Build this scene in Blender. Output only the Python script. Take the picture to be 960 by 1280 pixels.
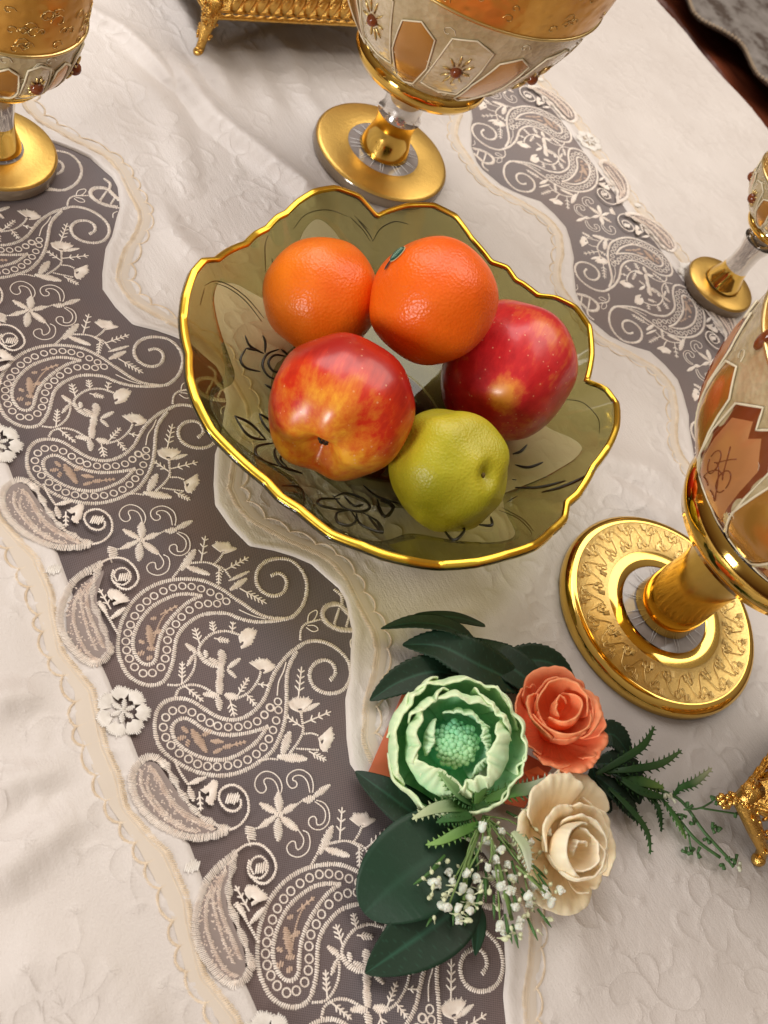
import bpy, math, random
import numpy as np
from mathutils import Vector, Matrix, noise
random.seed(7); RNG = np.random.default_rng(7)
PI = math.pi
S = bpy.context.scene
C = S.collection
for o in list(bpy.data.objects): bpy.data.objects.remove(o)

# ------------------------------------------------------------------ camera
cam = bpy.data.cameras.new('camera'); co = bpy.data.objects.new('camera', cam); C.objects.link(co)
CX = Vector((0.4792366, 0.7994287, 0.3622789)); CY = Vector((-0.8202037, 0.2609968, 0.5090644)); CZ = Vector((0.312407, -0.5411048, 0.7807736))
m4 = Matrix((CX, CY, CZ)).transposed().to_4x4(); m4.translation = Vector((0, 0, 0.47)); co.matrix_world = m4
cam.sensor_fit = 'AUTO'; cam.sensor_width = 36; cam.lens = 35.156
cam.clip_start = 0.01; cam.clip_end = 30
cam.dof.use_dof = True; cam.dof.focus_distance = 0.58; cam.dof.aperture_fstop = 14
S.camera = co

# ------------------------------------------------------------------ world and lamps
w = bpy.data.worlds.new('World'); S.world = w; w.use_nodes = True
nt = w.node_tree; bg = nt.nodes['Background']
tc = nt.nodes.new('ShaderNodeTexCoord'); sx = nt.nodes.new('ShaderNodeSeparateXYZ'); cr = nt.nodes.new('ShaderNodeValToRGB')
mr = nt.nodes.new('ShaderNodeMapRange'); mr.inputs[1].default_value = -1
nt.links.new(tc.outputs['Generated'], sx.inputs[0]); nt.links.new(sx.outputs['Z'], mr.inputs[0]); nt.links.new(mr.outputs[0], cr.inputs[0]); nt.links.new(cr.outputs[0], bg.inputs[0])
e = cr.color_ramp.elements
e[0].position = 0.45; e[0].color = (0.10, 0.045, 0.025, 1); e[1].position = 0.62; e[1].color = (0.30, 0.19, 0.11, 1)
e2 = cr.color_ramp.elements.new(1.0); e2.color = (0.78, 0.67, 0.56, 1)
bg.inputs[1].default_value = 0.48

def area(name, loc, target, size, power, col, sy=None):
    l = bpy.data.lights.new(name, 'AREA'); l.energy = power; l.color = col; l.size = size
    if sy: l.shape = 'RECTANGLE'; l.size_y = sy
    o = bpy.data.objects.new(name, l); C.objects.link(o); o.location = loc
    o.rotation_euler = (Vector(target) - Vector(loc)).to_track_quat('-Z', 'Y').to_euler()
    return o
area('window_light', (0.30, -1.9, 0.45), (-0.25, 0.4, 0.05), 0.5, 34, (1.0, 0.97, 0.94), 0.8)
area('side_fill', (-1.75, 0.30, 1.6), (-0.35, 0.3, 0), 1.3, 22, (1.0, 0.96, 0.95), 1.4)  # added soft fill from the left, put in for the sheen on the satin
area('ceiling_light', (-0.75, 1.45, 1.9), (-0.5, 0.7, 0), 1.7, 30, (1.0, 0.92, 0.82))

S.view_settings.view_transform = 'Standard'; S.view_settings.look = 'None'; S.view_settings.exposure = 0.15; S.view_settings.gamma = 1
S.cycles.use_denoising = True
S.cycles.max_bounces = 10; S.cycles.transparent_max_bounces = 24; S.cycles.sample_clamp_indirect = 4
S.cycles.caustics_reflective = False; S.cycles.caustics_refractive = False

# ------------------------------------------------------------------ helpers
def tag(o, label=None, cat=None, group=None, kind=None):
    if label: o['label'] = label
    if cat: o['category'] = cat
    if group: o['group'] = group
    if kind: o['kind'] = kind
    return o
def empty(name, loc=(0, 0, 0), parent=None):
    o = bpy.data.objects.new(name, None); C.objects.link(o); o.location = loc; o.empty_display_size = 0.02
    if parent: o.parent = parent
    return o
def link(name, me, mat, parent=None, smooth=True):
    if mat:
        for m in (mat if isinstance(mat, (list, tuple)) else [mat]): me.materials.append(m)
    o = bpy.data.objects.new(name, me); C.objects.link(o)
    if parent: o.parent = parent
    if smooth and len(me.polygons): me.polygons.foreach_set('use_smooth', np.ones(len(me.polygons), bool))
    return o
def npmesh(name, V, F):
    """V (n,3) array, F (m,4) or (m,3) int array"""
    V = np.asarray(V, np.float32); F = np.asarray(F, np.int32); k = F.shape[1]
    me = bpy.data.meshes.new(name); me.vertices.add(len(V)); me.vertices.foreach_set('co', V.ravel())
    me.loops.add(F.size); me.loops.foreach_set('vertex_index', F.ravel())
    me.polygons.add(len(F)); me.polygons.foreach_set('loop_start', np.arange(0, F.size, k, dtype=np.int32))
    me.update(calc_edges=True); me.validate()
    return me
def gridfaces(nu, nv, wrap=False):
    """vertices i*nv+j"""
    iu = np.arange(nu if wrap else nu - 1); jv = np.arange(nv - 1)
    a = (iu[:, None] * nv + jv[None]).ravel(); b = (((iu + 1) % nu)[:, None] * nv + jv[None]).ravel()
    return np.stack([a, b, b + 1, a + 1], 1)
class MB:
    def __init__(s): s.v = []; s.f = []
    def add(s, vs, fs):
        n = len(s.v); s.v += [tuple(v) for v in vs]; s.f += [tuple(i + n for i in f) for f in fs]
    def box(s, c, d, M=None):
        vs = [Vector((x * d[0] / 2, y * d[1] / 2, z * d[2] / 2)) for x in (-1, 1) for y in (-1, 1) for z in (-1, 1)]
        if M: vs = [M @ v for v in vs]
        vs = [v + Vector(c) for v in vs]
        s.add(vs, [(0, 1, 3, 2), (4, 6, 7, 5), (0, 4, 5, 1), (2, 3, 7, 6), (0, 2, 6, 4), (1, 5, 7, 3)])
    def ball(s, c, r, nu=8, nv=6, sc=(1, 1, 1), M=None):
        vs = []; 
        for j in range(nv + 1):
            t = PI * j / nv
            for i in range(nu):
                a = 2 * PI * i / nu; v = Vector((r * sc[0] * math.sin(t) * math.cos(a), r * sc[1] * math.sin(t) * math.sin(a), r * sc[2] * math.cos(t)))
                if M: v = M @ v
                vs.append(v + Vector(c))
        s.add(vs, [(j * nu + i, (j + 1) * nu + i, (j + 1) * nu + (i + 1) % nu, j * nu + (i + 1) % nu) for j in range(nv) for i in range(nu)])
    def tube(s, pts, r, n=6, cap=True):
        pts = [Vector(p) for p in pts]; N = len(pts); rr = r if isinstance(r, (list, tuple)) else [r] * N
        up = Vector((0, 0, 1)); vs = []
        for i, p in enumerate(pts):
            t = (pts[min(i + 1, N - 1)] - pts[max(i - 1, 0)]).normalized()
            x = t.cross(up)
            if x.length < 1e-3: x = t.cross(Vector((1, 0, 0)))
            x.normalize(); y = x.cross(t)
            for k in range(n):
                a = 2 * PI * k / n; vs.append(p + (x * math.cos(a) + y * math.sin(a)) * rr[i])
        fs = [(i * n + k, i * n + (k + 1) % n, (i + 1) * n + (k + 1) % n, (i + 1) * n + k) for i in range(N - 1) for k in range(n)]
        if cap: fs += [tuple(range(n - 1, -1, -1)), tuple((N - 1) * n + k for k in range(n))]
        s.add(vs, fs)
    def build(s, name, mat, parent=None, smooth=True):
        me = bpy.data.meshes.new(name); me.from_pydata(s.v, [], s.f); me.update()
        return link(name, me, mat, parent, smooth)
def solid(o, t, off=0, sub=0, rim=True):
    if sub:
        m = o.modifiers.new('sub', 'SUBSURF'); m.levels = sub; m.render_levels = sub
    m = o.modifiers.new('solid', 'SOLIDIFY'); m.thickness = t; m.offset = off; m.use_even_offset = False
    return o
def resample(pts, step, closed=False):
    P = np.array(pts, float)
    if closed: P = np.vstack([P, P[:1]])
    # catmull-rom smoothing then even spacing
    n = len(P)
    if n > 2:
        Q = []
        for i in range(n - 1):
            if closed: p0 = P[i - 1] if i > 0 else P[-2]; p3 = P[i + 2] if i + 2 < n else P[1]
            else: p0 = P[max(i - 1, 0)]; p3 = P[min(i + 2, n - 1)]
            p1, p2 = P[i], P[i + 1]
            for t in np.linspace(0, 1, 8, endpoint=False):
                Q.append(.5 * ((2 * p1) + (p2 - p0) * t + (2 * p0 - 5 * p1 + 4 * p2 - p3) * t * t + (3 * p1 - p0 - 3 * p2 + p3) * t ** 3))
        Q.append(P[-1]); P = np.array(Q)
    d = np.r_[0, np.cumsum(np.linalg.norm(np.diff(P, axis=0), axis=1))]
    k = max(2, int(round(d[-1] / step)) + 1); s = np.linspace(0, d[-1], k)
    return np.stack([np.interp(s, d, P[:, j]) for j in range(P.shape[1])], 1)

# ------------------------------------------------------------------ materials
def mat(name, col=(.8, .8, .8), rough=.5, metal=0, spec=.5, **kw):
    m = bpy.data.materials.new(name); m.use_nodes = True; b = m.node_tree.nodes['Principled BSDF']
    b.inputs['Base Color'].default_value = (*col, 1); b.inputs['Roughness'].default_value = rough; b.inputs['Metallic'].default_value = metal
    b.inputs['Specular IOR Level'].default_value = spec
    for k, v in kw.items(): b.inputs[k.replace('_', ' ')].default_value = v
    return m
def N(m, t, **kw):
    n = m.node_tree.nodes.new(t)
    for k, v in kw.items():
        if isinstance(k, str) and k.startswith('i'):
            n.inputs[int(k[1:])].default_value = v
        else: setattr(n, k, v)
    return n
def L(m, a, b): m.node_tree.links.new(a, b)
def B(m): return m.node_tree.nodes['Principled BSDF']
def coords(m, scale=1, obj=True):
    t = N(m, 'ShaderNodeTexCoord'); mp = N(m, 'ShaderNodeMapping'); mp.inputs['Scale'].default_value = (scale,) * 3 if not isinstance(scale, tuple) else scale
    L(m, t.outputs['Object'], mp.inputs[0]); return mp.outputs[0]
def noise_tex(m, scale, detail=3, rough=.5, vec=None):
    n = N(m, 'ShaderNodeTexNoise'); n.inputs['Scale'].default_value = scale; n.inputs['Detail'].default_value = detail; n.inputs['Roughness'].default_value = rough
    L(m, vec or coords(m), n.inputs['Vector']); return n.outputs['Fac']
def ramp(m, fac, stops):
    r = N(m, 'ShaderNodeValToRGB'); el = r.color_ramp.elements
    while len(el) < len(stops): el.new(.5)
    for q, (p, c) in zip(el, stops): q.position = p; q.color = (*c, 1) if len(c) == 3 else c
    L(m, fac, r.inputs[0]); return r.outputs[0]
def math_(m, op, a, b=None, c=None):
    n = N(m, 'ShaderNodeMath', operation=op)
    for i, v in enumerate((a, b, c)):
        if v is None: continue
        if isinstance(v, (int, float)): n.inputs[i].default_value = v
        else: L(m, v, n.inputs[i])
    return n.outputs[0]
def mix(m, fac, a, b, mode='MIX'):
    n = N(m, 'ShaderNodeMix', data_type='RGBA', blend_type=mode)
    for i, v in ((0, fac), (6, a), (7, b)):
        if isinstance(v, (int, float)): n.inputs[i].default_value = v
        elif isinstance(v, tuple): n.inputs[i].default_value = (*v, 1)
        else: L(m, v, n.inputs[i])
    return n.outputs[2]
def bump(m, h, strength=.3, dist=.001, prev=None):
    n = N(m, 'ShaderNodeBump'); n.inputs['Strength'].default_value = strength; n.inputs['Distance'].default_value = dist
    L(m, h, n.inputs['Height'])
    if prev: L(m, prev, n.inputs['Normal'])
    return n.outputs[0]

# satin cloth
M_SATIN = mat('satin', (.70, .64, .575), .42, spec=.55); m = M_SATIN
at = N(m, 'ShaderNodeAttribute', attribute_name='damask')
v = coords(m)
n1 = noise_tex(m, 9, 3, .6, v); n2 = noise_tex(m, 900, 2, .6, v)
c = ramp(m, n1, [(.3, (.62, .565, .525)), (.7, (.71, .66, .625))]); L(m, c, B(m).inputs['Base Color'])
r = math_(m, 'MULTIPLY_ADD', at.outputs['Fac'], -.12, .40); L(m, r, B(m).inputs['Roughness'])
n3 = noise_tex(m, 60, 4, .65, coords(m, (1, 1.6, 1)))
bb = bump(m, n2, .55, .0004); bb = bump(m, noise_tex(m, 170, 3, .6, coords(m, (.35, 2.2, 1))), .30, .0009, bb); bb = bump(m, noise_tex(m, 2400, 1, .5, v), .35, .0002, bb); bb = bump(m, n3, .05, .002, bb); L(m, bb, B(m).inputs['Normal'])
B(m).inputs['Sheen Weight'].default_value = .25; B(m).inputs['Sheen Roughness'].default_value = .35
B(m).inputs['Sheen Tint'].default_value = (1, .97, .95, 1)

# tulle net over dark wood
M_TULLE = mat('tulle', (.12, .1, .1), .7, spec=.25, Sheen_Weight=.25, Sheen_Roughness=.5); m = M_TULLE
v = coords(m)
w1 = N(m, 'ShaderNodeTexWave', wave_type='BANDS', bands_direction='X'); w2 = N(m, 'ShaderNodeTexWave', wave_type='BANDS', bands_direction='X')
for wv, rot in ((w1, .62), (w2, -.95)):
    wv.inputs['Scale'].default_value = 330; wv.inputs['Distortion'].default_value = .6; wv.inputs['Detail Scale'].default_value = .02
    mp = N(m, 'ShaderNodeMapping'); mp.inputs['Rotation'].default_value = (0, 0, rot); L(m, v, mp.inputs[0]); L(m, mp.outputs[0], wv.inputs[0])
net = math_(m, 'MAXIMUM', w1.outputs['Fac'], w2.outputs['Fac'])
base = ramp(m, noise_tex(m, 11, 2, .5, v), [(.38, (.108, .070, .066)), (.62, (.086, .071, .080))])
line = ramp(m, noise_tex(m, 14, 2, .5, v), [(.38, (.24, .175, .158)), (.62, (.20, .175, .18))])
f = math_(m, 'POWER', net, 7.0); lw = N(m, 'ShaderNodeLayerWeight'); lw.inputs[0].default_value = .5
slant_glare = math_(m, 'MULTIPLY', math_(m, 'SUBTRACT', lw.outputs['Facing'], .30), 1.5); slant_glare.node.use_clamp = True
L(m, mix(m, slant_glare, mix(m, f, base, line), (.40, .355, .335)), B(m).inputs['Base Color'])       # paler at a slant: glare painted into the colour, plus the net closing up
L(m, bump(m, net, .3, .0003), B(m).inputs['Normal'])

def thread_mat(name, c1, c2, rough=.5):
    m = mat(name, c1, rough, spec=.4)
    oi = N(m, 'ShaderNodeTexCoord'); nz = noise_tex(m, 160, 3, .6); L(m, ramp(m, nz, [(.3, c1), (.7, c2)]), B(m).inputs['Base Color'])
    B(m).inputs['Sheen Weight'].default_value = .3
    return m
M_THREAD = thread_mat('cream_thread', (.80, .69, .60), (.94, .87, .79))
M_TAN = thread_mat('tan_thread', (.50, .35, .26), (.64, .48, .37))
M_TEARTH = thread_mat('tear_thread', (.62, .47, .38), (.86, .75, .65))
M_WHITE = thread_mat('white_thread', (.72, .67, .60), (.86, .82, .77))
M_BEIGE = thread_mat('beige_thread', (.68, .54, .38), (.86, .73, .57))
M_TEARNET = mat('teardrop_net', (.27, .215, .195), .6)
M_TRIMNET = mat('trim_net', (.66, .58, .49), .6)

# ------------------------------------------------------------------ embroidery stitches
class Stitch:
    """millimetre coordinates; every stitch is a small ridge of thread"""
    def __init__(s): s.a = []
    def st(s, p, q, w, h=None, z=0.0): s.a.append((p[0], p[1], q[0], q[1], w, h if h is not None else w * .55, z))
    def cord(s, path, w=1.8, pitch=1.1, closed=False, slant=.25, wf=None, z=0, h=None):
        P = resample(path, pitch, closed); T = np.gradient(P, axis=0); T /= np.linalg.norm(T, axis=1)[:, None] + 1e-9
        n = len(P)
        for i in range(n):
            t = T[i]; nn = np.array([-t[1], t[0]]) + t * slant; ww = w * (wf(i / (n - 1)) if wf else 1) * random.uniform(.92, 1.28)
            j = t * random.uniform(-.08, .08)
            s.st(P[i] - nn * ww / 2 + j, P[i] + nn * ww / 2 + j, pitch * .74, h or min(.8, ww * .38), z)
    def leaf(s, a, b, w, pitch=.95, z=0, pw=.65):
        a = np.array(a); b = np.array(b); d = b - a; Ln = np.linalg.norm(d); d /= Ln; nn = np.array([-d[1], d[0]])
        k = max(3, int(Ln / pitch))
        for i in range(k):
            t = (i + .5) / k; ww = w * (math.sin(PI * (t * .92 + .04)) ** pw) * random.uniform(.85, 1.2); p = a + d * Ln * t
            sl = d * ww * .18
            s.st(p - nn * ww / 2 - sl, p + nn * ww / 2 + sl, pitch * .92, min(.9, .4 + ww * .12), z)
    def fan(s, c, outline, pitch=.9, z=0, inner=.2):
        c = np.array(c); P = resample(outline, pitch)
        for p in P:
            k = random.uniform(.92, 1.08); s.st(c + (p - c) * inner, c + (p - c) * k, pitch * .9, .65, z)
    def thread(s, path, w=.55, step=1.6, z=0):
        P = resample(path, step)
        for a, b in zip(P[:-1], P[1:]):
            e = (b - a) * .12; s.st(a - e, b + e, w, w * .7, z)
    def ring(s, c, r, z=0, el=1.0):
        n = 9; o = random.random()
        for rr in (r, r * .82):
            for i in range(n):
                a0, a1 = 2 * PI * (i + o) / n, 2 * PI * (i + 1.1 + o) / n
                s.st((c[0] + rr * math.cos(a0), c[1] + rr * math.sin(a0) * el), (c[0] + rr * math.cos(a1), c[1] + rr * math.sin(a1) * el), .36, .3, z)
    def fish(s, a, b, n=4, l=2.6, w=.75, z=0):
        a = np.array(a); b = np.array(b); d = b - a; Ln = np.linalg.norm(d); d /= Ln; nn = np.array([-d[1], d[0]])
        s.thread([a, b], w * 1.1, 1.2, z)
        for i in range(n):
            p = a + d * Ln * (.28 + .6 * i / max(1, n - 1)); ll = l * (1 - .35 * i / n)
            for sg in (-1, 1): s.st(p, p + (d * .75 + nn * sg * .8) * ll, w, w * .6, z)
        s.st(b - d, b + d * l * .5, w, w * .6, z)
    def mesh(s, name):
        A = np.array(s.a); n = len(A); p = A[:, :2]; q = A[:, 2:4]; w = A[:, 4:5]; h = A[:, 5]; z0 = A[:, 6]
        d = q - p; d /= np.linalg.norm(d, axis=1)[:, None] + 1e-9; nn = np.stack([-d[:, 1], d[:, 0]], 1)
        V = np.zeros((n, 4, 3, 3), np.float32)
        for i, (t, hh, ww) in enumerate(((0, 0, .6), (.22, 1, 1), (.78, 1, 1), (1, 0, .6))):
            c = p + (q - p) * t
            for j, (sd, zz) in enumerate(((-1, .12), (0, 1), (1, .12))):
                V[:, i, j, :2] = c + nn * sd * w / 2 * ww; V[:, i, j, 2] = h * .72 * hh * zz + z0 + (0.05 if j == 1 else -.05)
        V = V.reshape(-1, 3) / 1000
        f = []
        for i in range(3):
            for j in range(2): k = i * 3 + j; f.append((k, k + 3, k + 4, k + 1))
        F = (np.array(f)[None] + (np.arange(n) * 12)[:, None, None]).reshape(-1, 4)
        return npmesh(name, V, F[:, ::-1])

ORG = np.array([-0.0549, 0.1819])          # one star flower: origin of a repeat
PER = 161.5
ROTC = (-0.602, 0.857)                     # the far lace band is this one turned half round

def motif_meshes():
    out = []
    def done(name, s, m, z=0): out.append((name, s.mesh(name), m, z))
    # --- paisley with the spiral tail (upper)
    s = Stitch()
    s.cord([(-117.6,57.4),(-117.7,61.7),(-114.9,64.1),(-110.3,63.4),(-106.2,59.1),(-106,53.1),(-109.4,48.9),(-114.3,47.3),(-119.8,48.8),(-124.4,53.2),(-126.6,59.5),(-125.9,66),(-122.7,72.2),(-116.7,75.2),(-109.6,75.3),(-102.7,72.4),(-96.1,66.7),(-92.4,60.4),(-91.3,55.5),(-92.9,45.5),(-95.9,36.3),(-100.8,29),(-105.2,24.7),(-108.1,18.2),(-109.5,11),(-108.3,4.3),(-105.6,-2.3),(-101.5,-7.1),(-95.8,-10.8),(-90.3,-14.4),(-85.3,-19.3),(-83.1,-23.5),(-83.8,-28.9),(-87.3,-33.7),(-93.1,-36.9),(-100.1,-37.4),(-106.6,-36.4),(-114.4,-32.7),(-120.6,-28.4),(-126.9,-21.7),(-131.3,-14),(-133.6,-5.5),(-133.7,2.9),(-131.8,11.3),(-127.9,19.7),(-122.6,25.2),(-117.4,29.1),(-112.7,31.6),(-107.7,34.9),(-102.4,37.9),(-97.5,42),(-94.1,46.9),(-92.2,51.8)], 2.0)
    s.cord([(-119.7,15.8),(-122.5,10.9),(-124.6,4.1),(-124.3,-3.6),(-122.6,-11.1),(-119,-17.8),(-114.1,-23.6),(-108.6,-27.7),(-102.3,-29.4),(-96.5,-28.3),(-94.1,-25.1),(-95.3,-21.3),(-100.9,-17.7),(-105.7,-14.1),(-110.2,-9.2),(-114.2,-2.8),(-117.4,3.9),(-119.1,9.4),(-119.7,15.8)], 1.9)
    s.thread([(-105.3,31.2),(-99.6,36.5),(-95.3,42.5)], .6)
    for c in [(-129.1,3.5),(-128.3,8.6),(-126.4,13.1),(-123.5,17.3),(-119.9,21.1),(-116.1,24.6),(-112.2,26.9),(-129,-1.9),(-128,-7.6),(-126.5,-12.3),(-124.2,-17),(-121,-21.3),(-117.3,-25.2),(-113.6,-28.2),(-109.7,-30.9),(-105.2,-32.4),(-100.6,-32.9),(-95.6,-32.3),(-91,-29.8),(-89.5,-25.5),(-90.7,-20.4),(-94.2,-16.5),(-98.2,-13.8),(-102.9,-11.3),(-106.8,-8.1),(-109.5,-3.6),(-112.2,0.8),(-114.3,6.3),(-115.3,12.1),(-114.4,17.1),(-112.6,21.6)]: s.ring(c, 2.15)
    done('paisley', s, M_THREAD)
    s = Stitch(); p = [(-114.9,-17.4),(-103.6,-20.9),(-110.1,-17.3),(-109.8,-12.3),(-120.1,-3.2),(-119.9,0.5),(-118.3,-9.3),(-118.8,-5.3),(-118,-15),(-117.2,-12),(-109.1,-25),(-106.3,-23.7),(-102.8,-28.8),(-101.5,-25.4),(-103.8,-23.3),(-101.6,-19.6),(-98.5,-25.7),(-98.1,-22.6),(-103,-21.2),(-113.7,-12.1)]
    s.leaf(p[0], p[1], 4, z=.1); s.leaf(p[2], p[3], 2.6); s.fish(p[6], p[5], 3, 1.6); s.leaf(p[8], p[9], 2.2); s.leaf(p[10], p[11], 2.6); s.leaf(p[12], p[13], 3); s.leaf(p[14], p[15], 3.2); s.leaf(p[16], p[17], 3); s.cord([p[18], p[19], p[7]], .9)
    done('paisley_heart', s, M_TAN)
    # --- paisley with the upright tail (lower)
    s = Stitch()
    s.cord([(-52.1,59.3),(-54.4,63.7),(-59.7,64.9),(-63.3,61.7),(-63.6,55.9),(-60.4,50.8),(-55.6,48.6),(-50.4,49.5),(-46.1,53.9),(-44.3,60.5),(-45.9,66.6),(-50.5,71.4),(-57,73.8),(-63.2,72.9),(-69.5,69.5),(-74.1,64.2),(-76.2,57.7),(-75.3,51.3),(-73.5,44.4),(-70.4,37.9),(-66.4,31.7),(-61.4,26.4),(-56.5,21.1),(-53,14.6),(-51.4,7.6),(-52,1.8),(-54.4,-3.1),(-58.3,-7.1),(-63.5,-10.6),(-68.2,-13.6),(-71.5,-17.1),(-73.5,-22),(-73.6,-27.7),(-70.5,-32.6),(-65.3,-36),(-59.6,-37.8),(-53.3,-38.2),(-47.4,-36),(-41.5,-32.3),(-36.3,-27.7),(-32.2,-22.5),(-28.9,-16.1),(-27.2,-8.9),(-27.1,-1.5),(-28.2,5.1),(-30,12.1),(-34.1,18.1),(-39.3,23.6),(-45.8,28.4),(-52.7,32.3),(-59.9,36),(-65.6,39.8),(-70.1,44.7),(-73.2,49.3)], 2.0)
    s.cord([(-42.3,15.7),(-42.7,9.4),(-43.9,2.3),(-45.9,-4.2),(-49.2,-10),(-53.9,-15.1),(-58.8,-17.9),(-62.4,-21.3),(-62.5,-25.9),(-59.6,-29.4),(-53.4,-30.1),(-47.6,-27.4),(-42.5,-23.3),(-38.4,-18.1),(-35.8,-12.1),(-35.2,-5.7),(-36.1,1.5),(-37.8,7.7),(-42.3,15.7)], 1.9)
    s.thread([(-70,40.9),(-65.8,37.1),(-61.5,32),(-55.3,28)], .7)
    for c in [(-68.1,-25.2),(-66.9,-20.5),(-63.8,-16.7),(-59.5,-13.6),(-55.5,-10.7),(-52.5,-7.7),(-49.9,-3.1),(-48,1.7),(-47.1,6.6),(-46.9,11.9),(-48.4,16.9),(-51,21.4),(-66.3,-29.7),(-62.2,-32.8),(-57.1,-33.7),(-52.5,-33),(-47.3,-30.9),(-43,-28),(-39,-25),(-36.1,-21),(-34,-16.8),(-32.4,-11.7),(-31.3,-6.8),(-31.1,-1.4),(-31.9,4),(-33.7,8.9),(-36.3,13.4),(-52.2,26.8),(-50.7,21.7),(-48,25),(-48.6,17),(-43.5,21.3),(-36.3,13.4),(-39.6,17.5)]: s.ring(c, 2.15)
    done('paisley', s, M_THREAD)
    s = Stitch(); p = [(-56.3,-19.8),(-42.5,-18.3),(-59.3,-23.5),(-55.2,-22.5),(-54.8,-28.4),(-53.6,-23.9),(-49.4,-25.9),(-51.9,-23.3),(-51.2,-16.4),(-51.8,-11),(-47.2,-13.9),(-43.9,-8.1),(-41.8,-9.9),(-40.5,-4.6),(-41.2,-15.3),(-41.1,-10.2),(-40.8,-5.2),(-39.7,1.7)]
    s.leaf(p[0], p[1], 4.4, z=.1)
    for i in (2, 4, 6, 8, 10, 12, 14): s.leaf(p[i], p[i + 1], 2.6)
    s.fish(p[16], p[17], 3, 1.5)
    done('paisley_heart', s, M_TAN)
    # --- sprig between the two paisleys
    s = Stitch()
    s.cord([(-81.6,-21.6),(-79.5,-16.4),(-80.6,-11.5),(-84,-6.6),(-88.9,-3.2),(-92.5,-2.3)], 1.2); s.cord([(-91.7,-0.3),(-94.8,1.9),(-97.7,7),(-98.9,12.2),(-97.6,18.7),(-93.6,23.9)], 1.4)
    s.cord([(-91.7,-0.3),(-87.4,0.7),(-83.3,3.2),(-80.6,8.1)], 2.6); p = [(-98.8,-4.2),(-92.4,-1.2),(-87.2,-8.8),(-91.6,-3),(-79.7,-14.9),(-89.4,-10.4),(-96.2,2.5),(-103.7,3.7),(-98.5,12.1),(-104.4,13.7),(-96.2,21.5),(-100.2,23.9),(-96.2,10.9),(-92.3,16.9)]; 
    s.leaf(p[0], p[1], 3); s.leaf(p[2], p[3], 2.2); s.fish(p[4], p[5], 4, 2.4); s.fish(p[6], p[7], 3, 3); s.fish(p[8], p[9], 3, 2.5); s.fish(p[10], p[11], 2, 2.4); s.fish(p[12], p[13], 4, 2.2)
    p = [(-91.6,3.8),(-87.8,2),(-88.7,12.1),(-81.3,8.2),(-81.4,8),(-74.8,3.9),(-75.3,4.2),(-67.6,0.2),(-78.7,10.2),(-80.9,19.1),(-78.2,9.9),(-72.1,12.1),(-87.2,3.6),(-81.7,7.3),(-66.5,2.8),(-61.9,7.7),(-66.3,-0.7),(-59.5,-3.7),(-70.8,-7.5),(-68,-2.1),(-62.6,4),(-55.3,2.5),(-62.9,8.2),(-69.3,17.5),(-64.8,21.4),(-62.1,26),(-62.9,13.1),(-55.8,14.8)]
    s.leaf(p[0], p[1], 3, z=.3); s.leaf(p[2], p[3], 4.4, pw=.3); s.leaf(p[4], p[5], 4, pw=.25); s.leaf(p[6], p[7], 4, pw=.25)
    s.leaf(p[8], p[9], 2.8); s.leaf(p[10], p[11], 2.6); s.leaf(p[12], p[13], 3); s.leaf(p[14], p[15], 4); s.leaf(p[16], p[17], 4, z=.3); s.leaf(p[18], p[19], 3)
    s.fish(p[20], p[21], 3, 3); s.fish(p[22], p[23], 4, 2.3); s.fish(p[24], p[25], 2, 2); s.fish(p[26], p[27], 3, 2.4)
    s.cord([(-62,6.9),(-62.2,13.4),(-64.2,18.5),(-67.1,22.9),(-70.2,25.7)], 1.3); s.cord([(-74.5,-20.8),(-77.6,-17.3),(-77.5,-11.4),(-74.9,-6.8),(-71.4,-3.9),(-68.2,-1.7)], 1.3); p = [(-77.9,-14.2),(-67.9,-9.3),(-68.8,-5.1),(-66.8,-0.1)]; s.fish(p[0], p[1], 4, 2.2); s.leaf(p[2], p[3], 3)
    p = [(-69.8,26.7),(-87.7,22.5)]; s.fan(p[0], [(-76.8,22.7),(-77.7,27.1),(-76,31.6),(-71.9,34.4),(-69.1,32.9),(-68.7,27.3)], .85); s.fan(p[1], [(-92.7,23.8),(-95.1,28),(-94.8,32),(-91.9,33.9),(-89.6,31.9),(-86.1,28.3),(-85.5,22)], .85)
    done('blossom_sprig', s, M_THREAD)
    # --- spray above the upper paisley
    s = Stitch()
    s.cord([(-133.7,6),(-137.2,11.5),(-139.6,14.1)], 1.2); s.cord([(-138.7,16.9),(-136.6,25.4),(-133.2,30.2),(-128.1,32.6)], 1.2); p = [(-136.2,11.8),(-145.1,24.6),(-137.6,15.2),(-128.6,25.2),(-137.8,24.4),(-149.9,32.5),(-128.3,34.2),(-131,49.1),(-131.1,32.1),(-122.4,27.4),(-121.9,33.1),(-123.3,46.8),(-116.8,31.5),(-119.8,43.5),(-115.8,37),(-103.7,46)]
    s.leaf(p[0], p[1], 4.2); s.leaf(p[2], p[3], 3.8); s.fish(p[4], p[5], 3, 3); s.fish(p[6], p[7], 4, 2.6); s.fish(p[8], p[9], 4, 2.2); s.leaf(p[10], p[11], 2.2); s.leaf(p[12], p[13], 3.6); s.fish(p[14], p[15], 5, 3)
    s.cord([(-133.5,29.8),(-135.9,34.9),(-138.5,38.2)], 1.1); s.cord([(-133.9,30),(-129.5,33.8),(-123.8,35)], 1.2)
    s.fan([(-137.6,37.7)][0], [(-144.7,34),(-145.9,37.7),(-143.9,42.8),(-140.1,44.5),(-138,46),(-138.1,38.9)], .85)
    done('leafy_spray', s, M_THREAD)
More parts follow.
